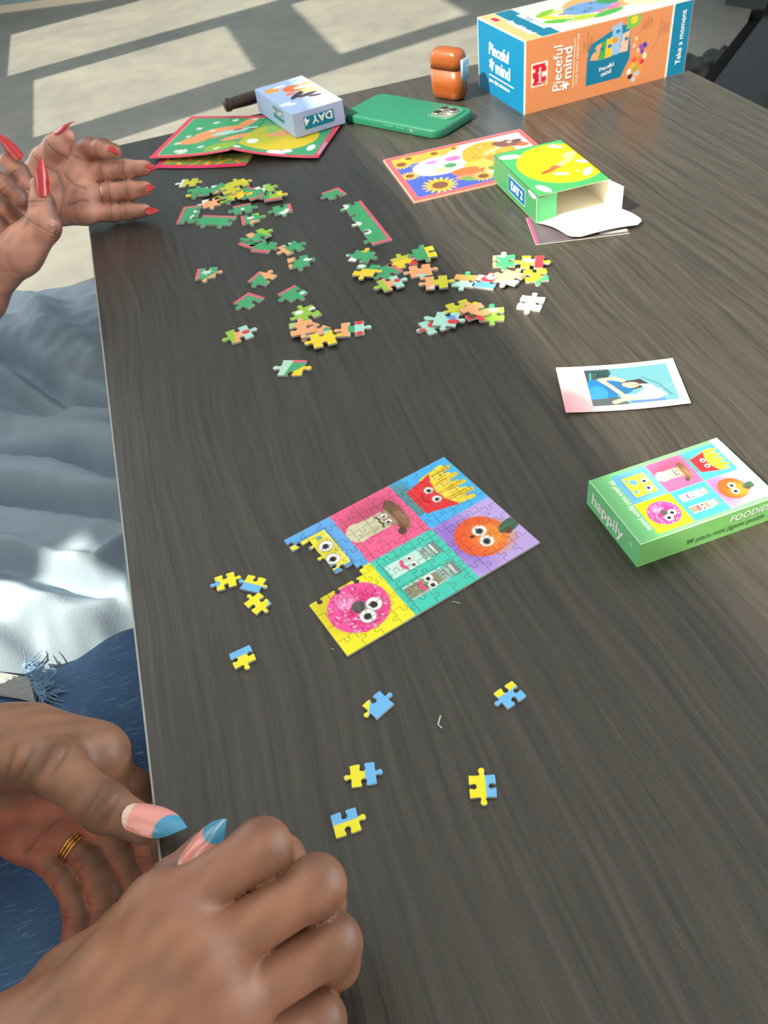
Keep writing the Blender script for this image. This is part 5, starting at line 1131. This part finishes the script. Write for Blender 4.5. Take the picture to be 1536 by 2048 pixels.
m = mat('pale_blue_cotton', (150,168,184), .8, .2, noise=.05, nscale=30, bump=.25, bscale=700)
sv, sq = skirt(); kidp(mesh_obj('skirt', sv, sq, m, fp, True), fp)
sv, sq = coarse('top', [(a, b, ra+.012, rb+.012)+tuple(r) for a, b, ra, rb, *r in torso(-.52,-.335,.05,0)[:3]]+[(shf_r, shf_r+(elb_fr-shf_r)*.6, .056, .05), (shf_l, shf_l+(elb_fl-shf_l)*.6, .056, .05)], .008, .03, None, None)
kidp(mesh_obj('top', sv, sq, mat('pale_blue_top', (170,184,196), .85, .2), fp, True), fp)
hd = np.array([-.52+.05*1.9,-.335,.50]); hv, hq = coarse('hair', [(hd+[-.03,0,.06], hd+[-.05,0,.0], .092, .085), (hd+[-.05,0,.0], hd+[-.07,0,-.18], .08, .06)], .008, .03, None, None)
kidp(mesh_obj('hair', hv, hq, mat('dark_hair', (28,22,20), .6), fp, True), fp)

# ================================================================ dark seating beyond the right edge of the table
M_GREY = mat('charcoal_upholstery', (58,64,70), .85, .2, noise=.08, nscale=30, bump=.3, bscale=500)
ch = tag(empty('upholstered_chair', (1.75,.42,FZ)), 'charcoal upholstered chair with black edging beyond the far right corner', 'chair')
def kidc(o): o.matrix_parent_inverse = Matrix.Translation(ch.location).inverted(); return o
cd = np.array([.74,.675,0]); cn = np.array([.675,-.74,0])                # seat edge direction, inward direction
c0 = at(1440,172,-.30)-cd*.45
def slabq(name, s0, s1, t0, t1, z0, z1, m, bev=.02):
    b = bmesh.new(); bmesh.ops.create_cube(b, size=1.0)
    for q in b.verts:
        s = s0+(q.co.x+.5)*(s1-s0); t = t0+(q.co.y+.5)*(t1-t0); p = c0+cd*s+cn*t; q.co = Vector((p[0],p[1],z0+(q.co.z+.5)*(z1-z0)))
    bmesh.ops.bevel(b, geom=list(b.edges), offset=bev, segments=4, affect='EDGES'); bmesh.ops.recalc_face_normals(b, faces=list(b.faces))
    me = bpy.data.meshes.new(name); b.to_mesh(me); b.free(); me.materials.append(m); me.polygons.foreach_set('use_smooth', np.ones(len(me.polygons), bool))
    o = bpy.data.objects.new(name, me); COL.objects.link(o); o.parent = ch; return kidc(o)
slabq('seat', 0, .95, .012, .62, -.40, -.30, M_GREY, .03); slabq('edging', -.02, .97, -.035, .02, -.41, -.315, mat('black_piping', (12,13,14), .9, .2), .02)
slabq('backrest', 0, .95, .55, .68, -.34, .10, M_GREY, .04)
for s in (.05,.88):
    for t in (.06,.58): slabq('leg', s, s+.04, t, t+.04, FZ, -.39, M_BLACKMETAL, .005)
# crumpled black bag on the floor beside it
p = at(1412,150,-.40); bgv, bgq = coarse('bag', [(p+[-.10,-.02,0], p+[.09,-.05,0], .075, .085), (p+[-.09,.02,-.14], p+[.08,-.01,-.14], .10, .10), (p+[-.07,0,-.24], p+[.06,0,-.24], .11, .10)], .006, .05, None, None)
n_ = vnormals(bgv, bgq); bgv = bgv+n_*(.009*np.sin(bgv[:,0]*95+3*np.sin(bgv[:,2]*22))+.005*np.sin(bgv[:,1]*90+bgv[:,2]*60))[:, None]
bgv[:,2] = FZ+(bgv[:,2]-bgv[:,2].min())*((-.325-FZ)/(bgv[:,2].max()-bgv[:,2].min()))
bag = tag(empty('bag', (p[0],p[1],FZ)), 'crumpled black bag on the floor behind the far right table corner', 'bag')
o = mesh_obj('bag_body', bgv, bgq, mat('black_nylon', (34,38,40), .55, .4), bag, True); o.matrix_parent_inverse = Matrix.Translation(bag.location).inverted()
hm = MB().tube([p+np.array([-.10+.2*t, .10-.03*t, .03+.0*t-.05*math.sin(t*3.14)]) for t in np.linspace(0,1,12)], .009, 8).build('strap', M_BLACKMETAL, bag, True); hm.matrix_parent_inverse = Matrix.Translation(bag.location).inverted()
# low dark bench far right
b0, b1 = at(1408,4,FZ), at(1530,28,FZ); bd = (b1-b0)/np.linalg.norm(b1-b0); bn = np.array([-bd[1],bd[0],0]); bn = bn if bn[1] > 0 else -bn
be = tag(empty('bench', (b0[0],b0[1],FZ)), 'low dark bench on the floor at the top right', 'bench')
def benchbox(name, s0, s1, t0, t1, z0, z1, m):
    c = [b0+bd*s+bn*t for s, t in ((s0,t0),(s1,t0),(s1,t1),(s0,t1))]; v = [(q[0]-b0[0],q[1]-b0[1],z-FZ) for z in (z0,z1) for q in c]
    return mesh_obj(name, v, [(0,3,2,1),(4,5,6,7),(0,1,5,4),(1,2,6,5),(2,3,7,6),(3,0,4,7)], m, be)
M_BENCH = mat('dark_bench', (46,50,54), .7)
benchbox('base', .1, 1.5, .02, .5, FZ, FZ+.12, M_BENCH); benchbox('seat_cushion', .06, 1.55, 0, .55, FZ+.12, FZ+.40, M_GREY)
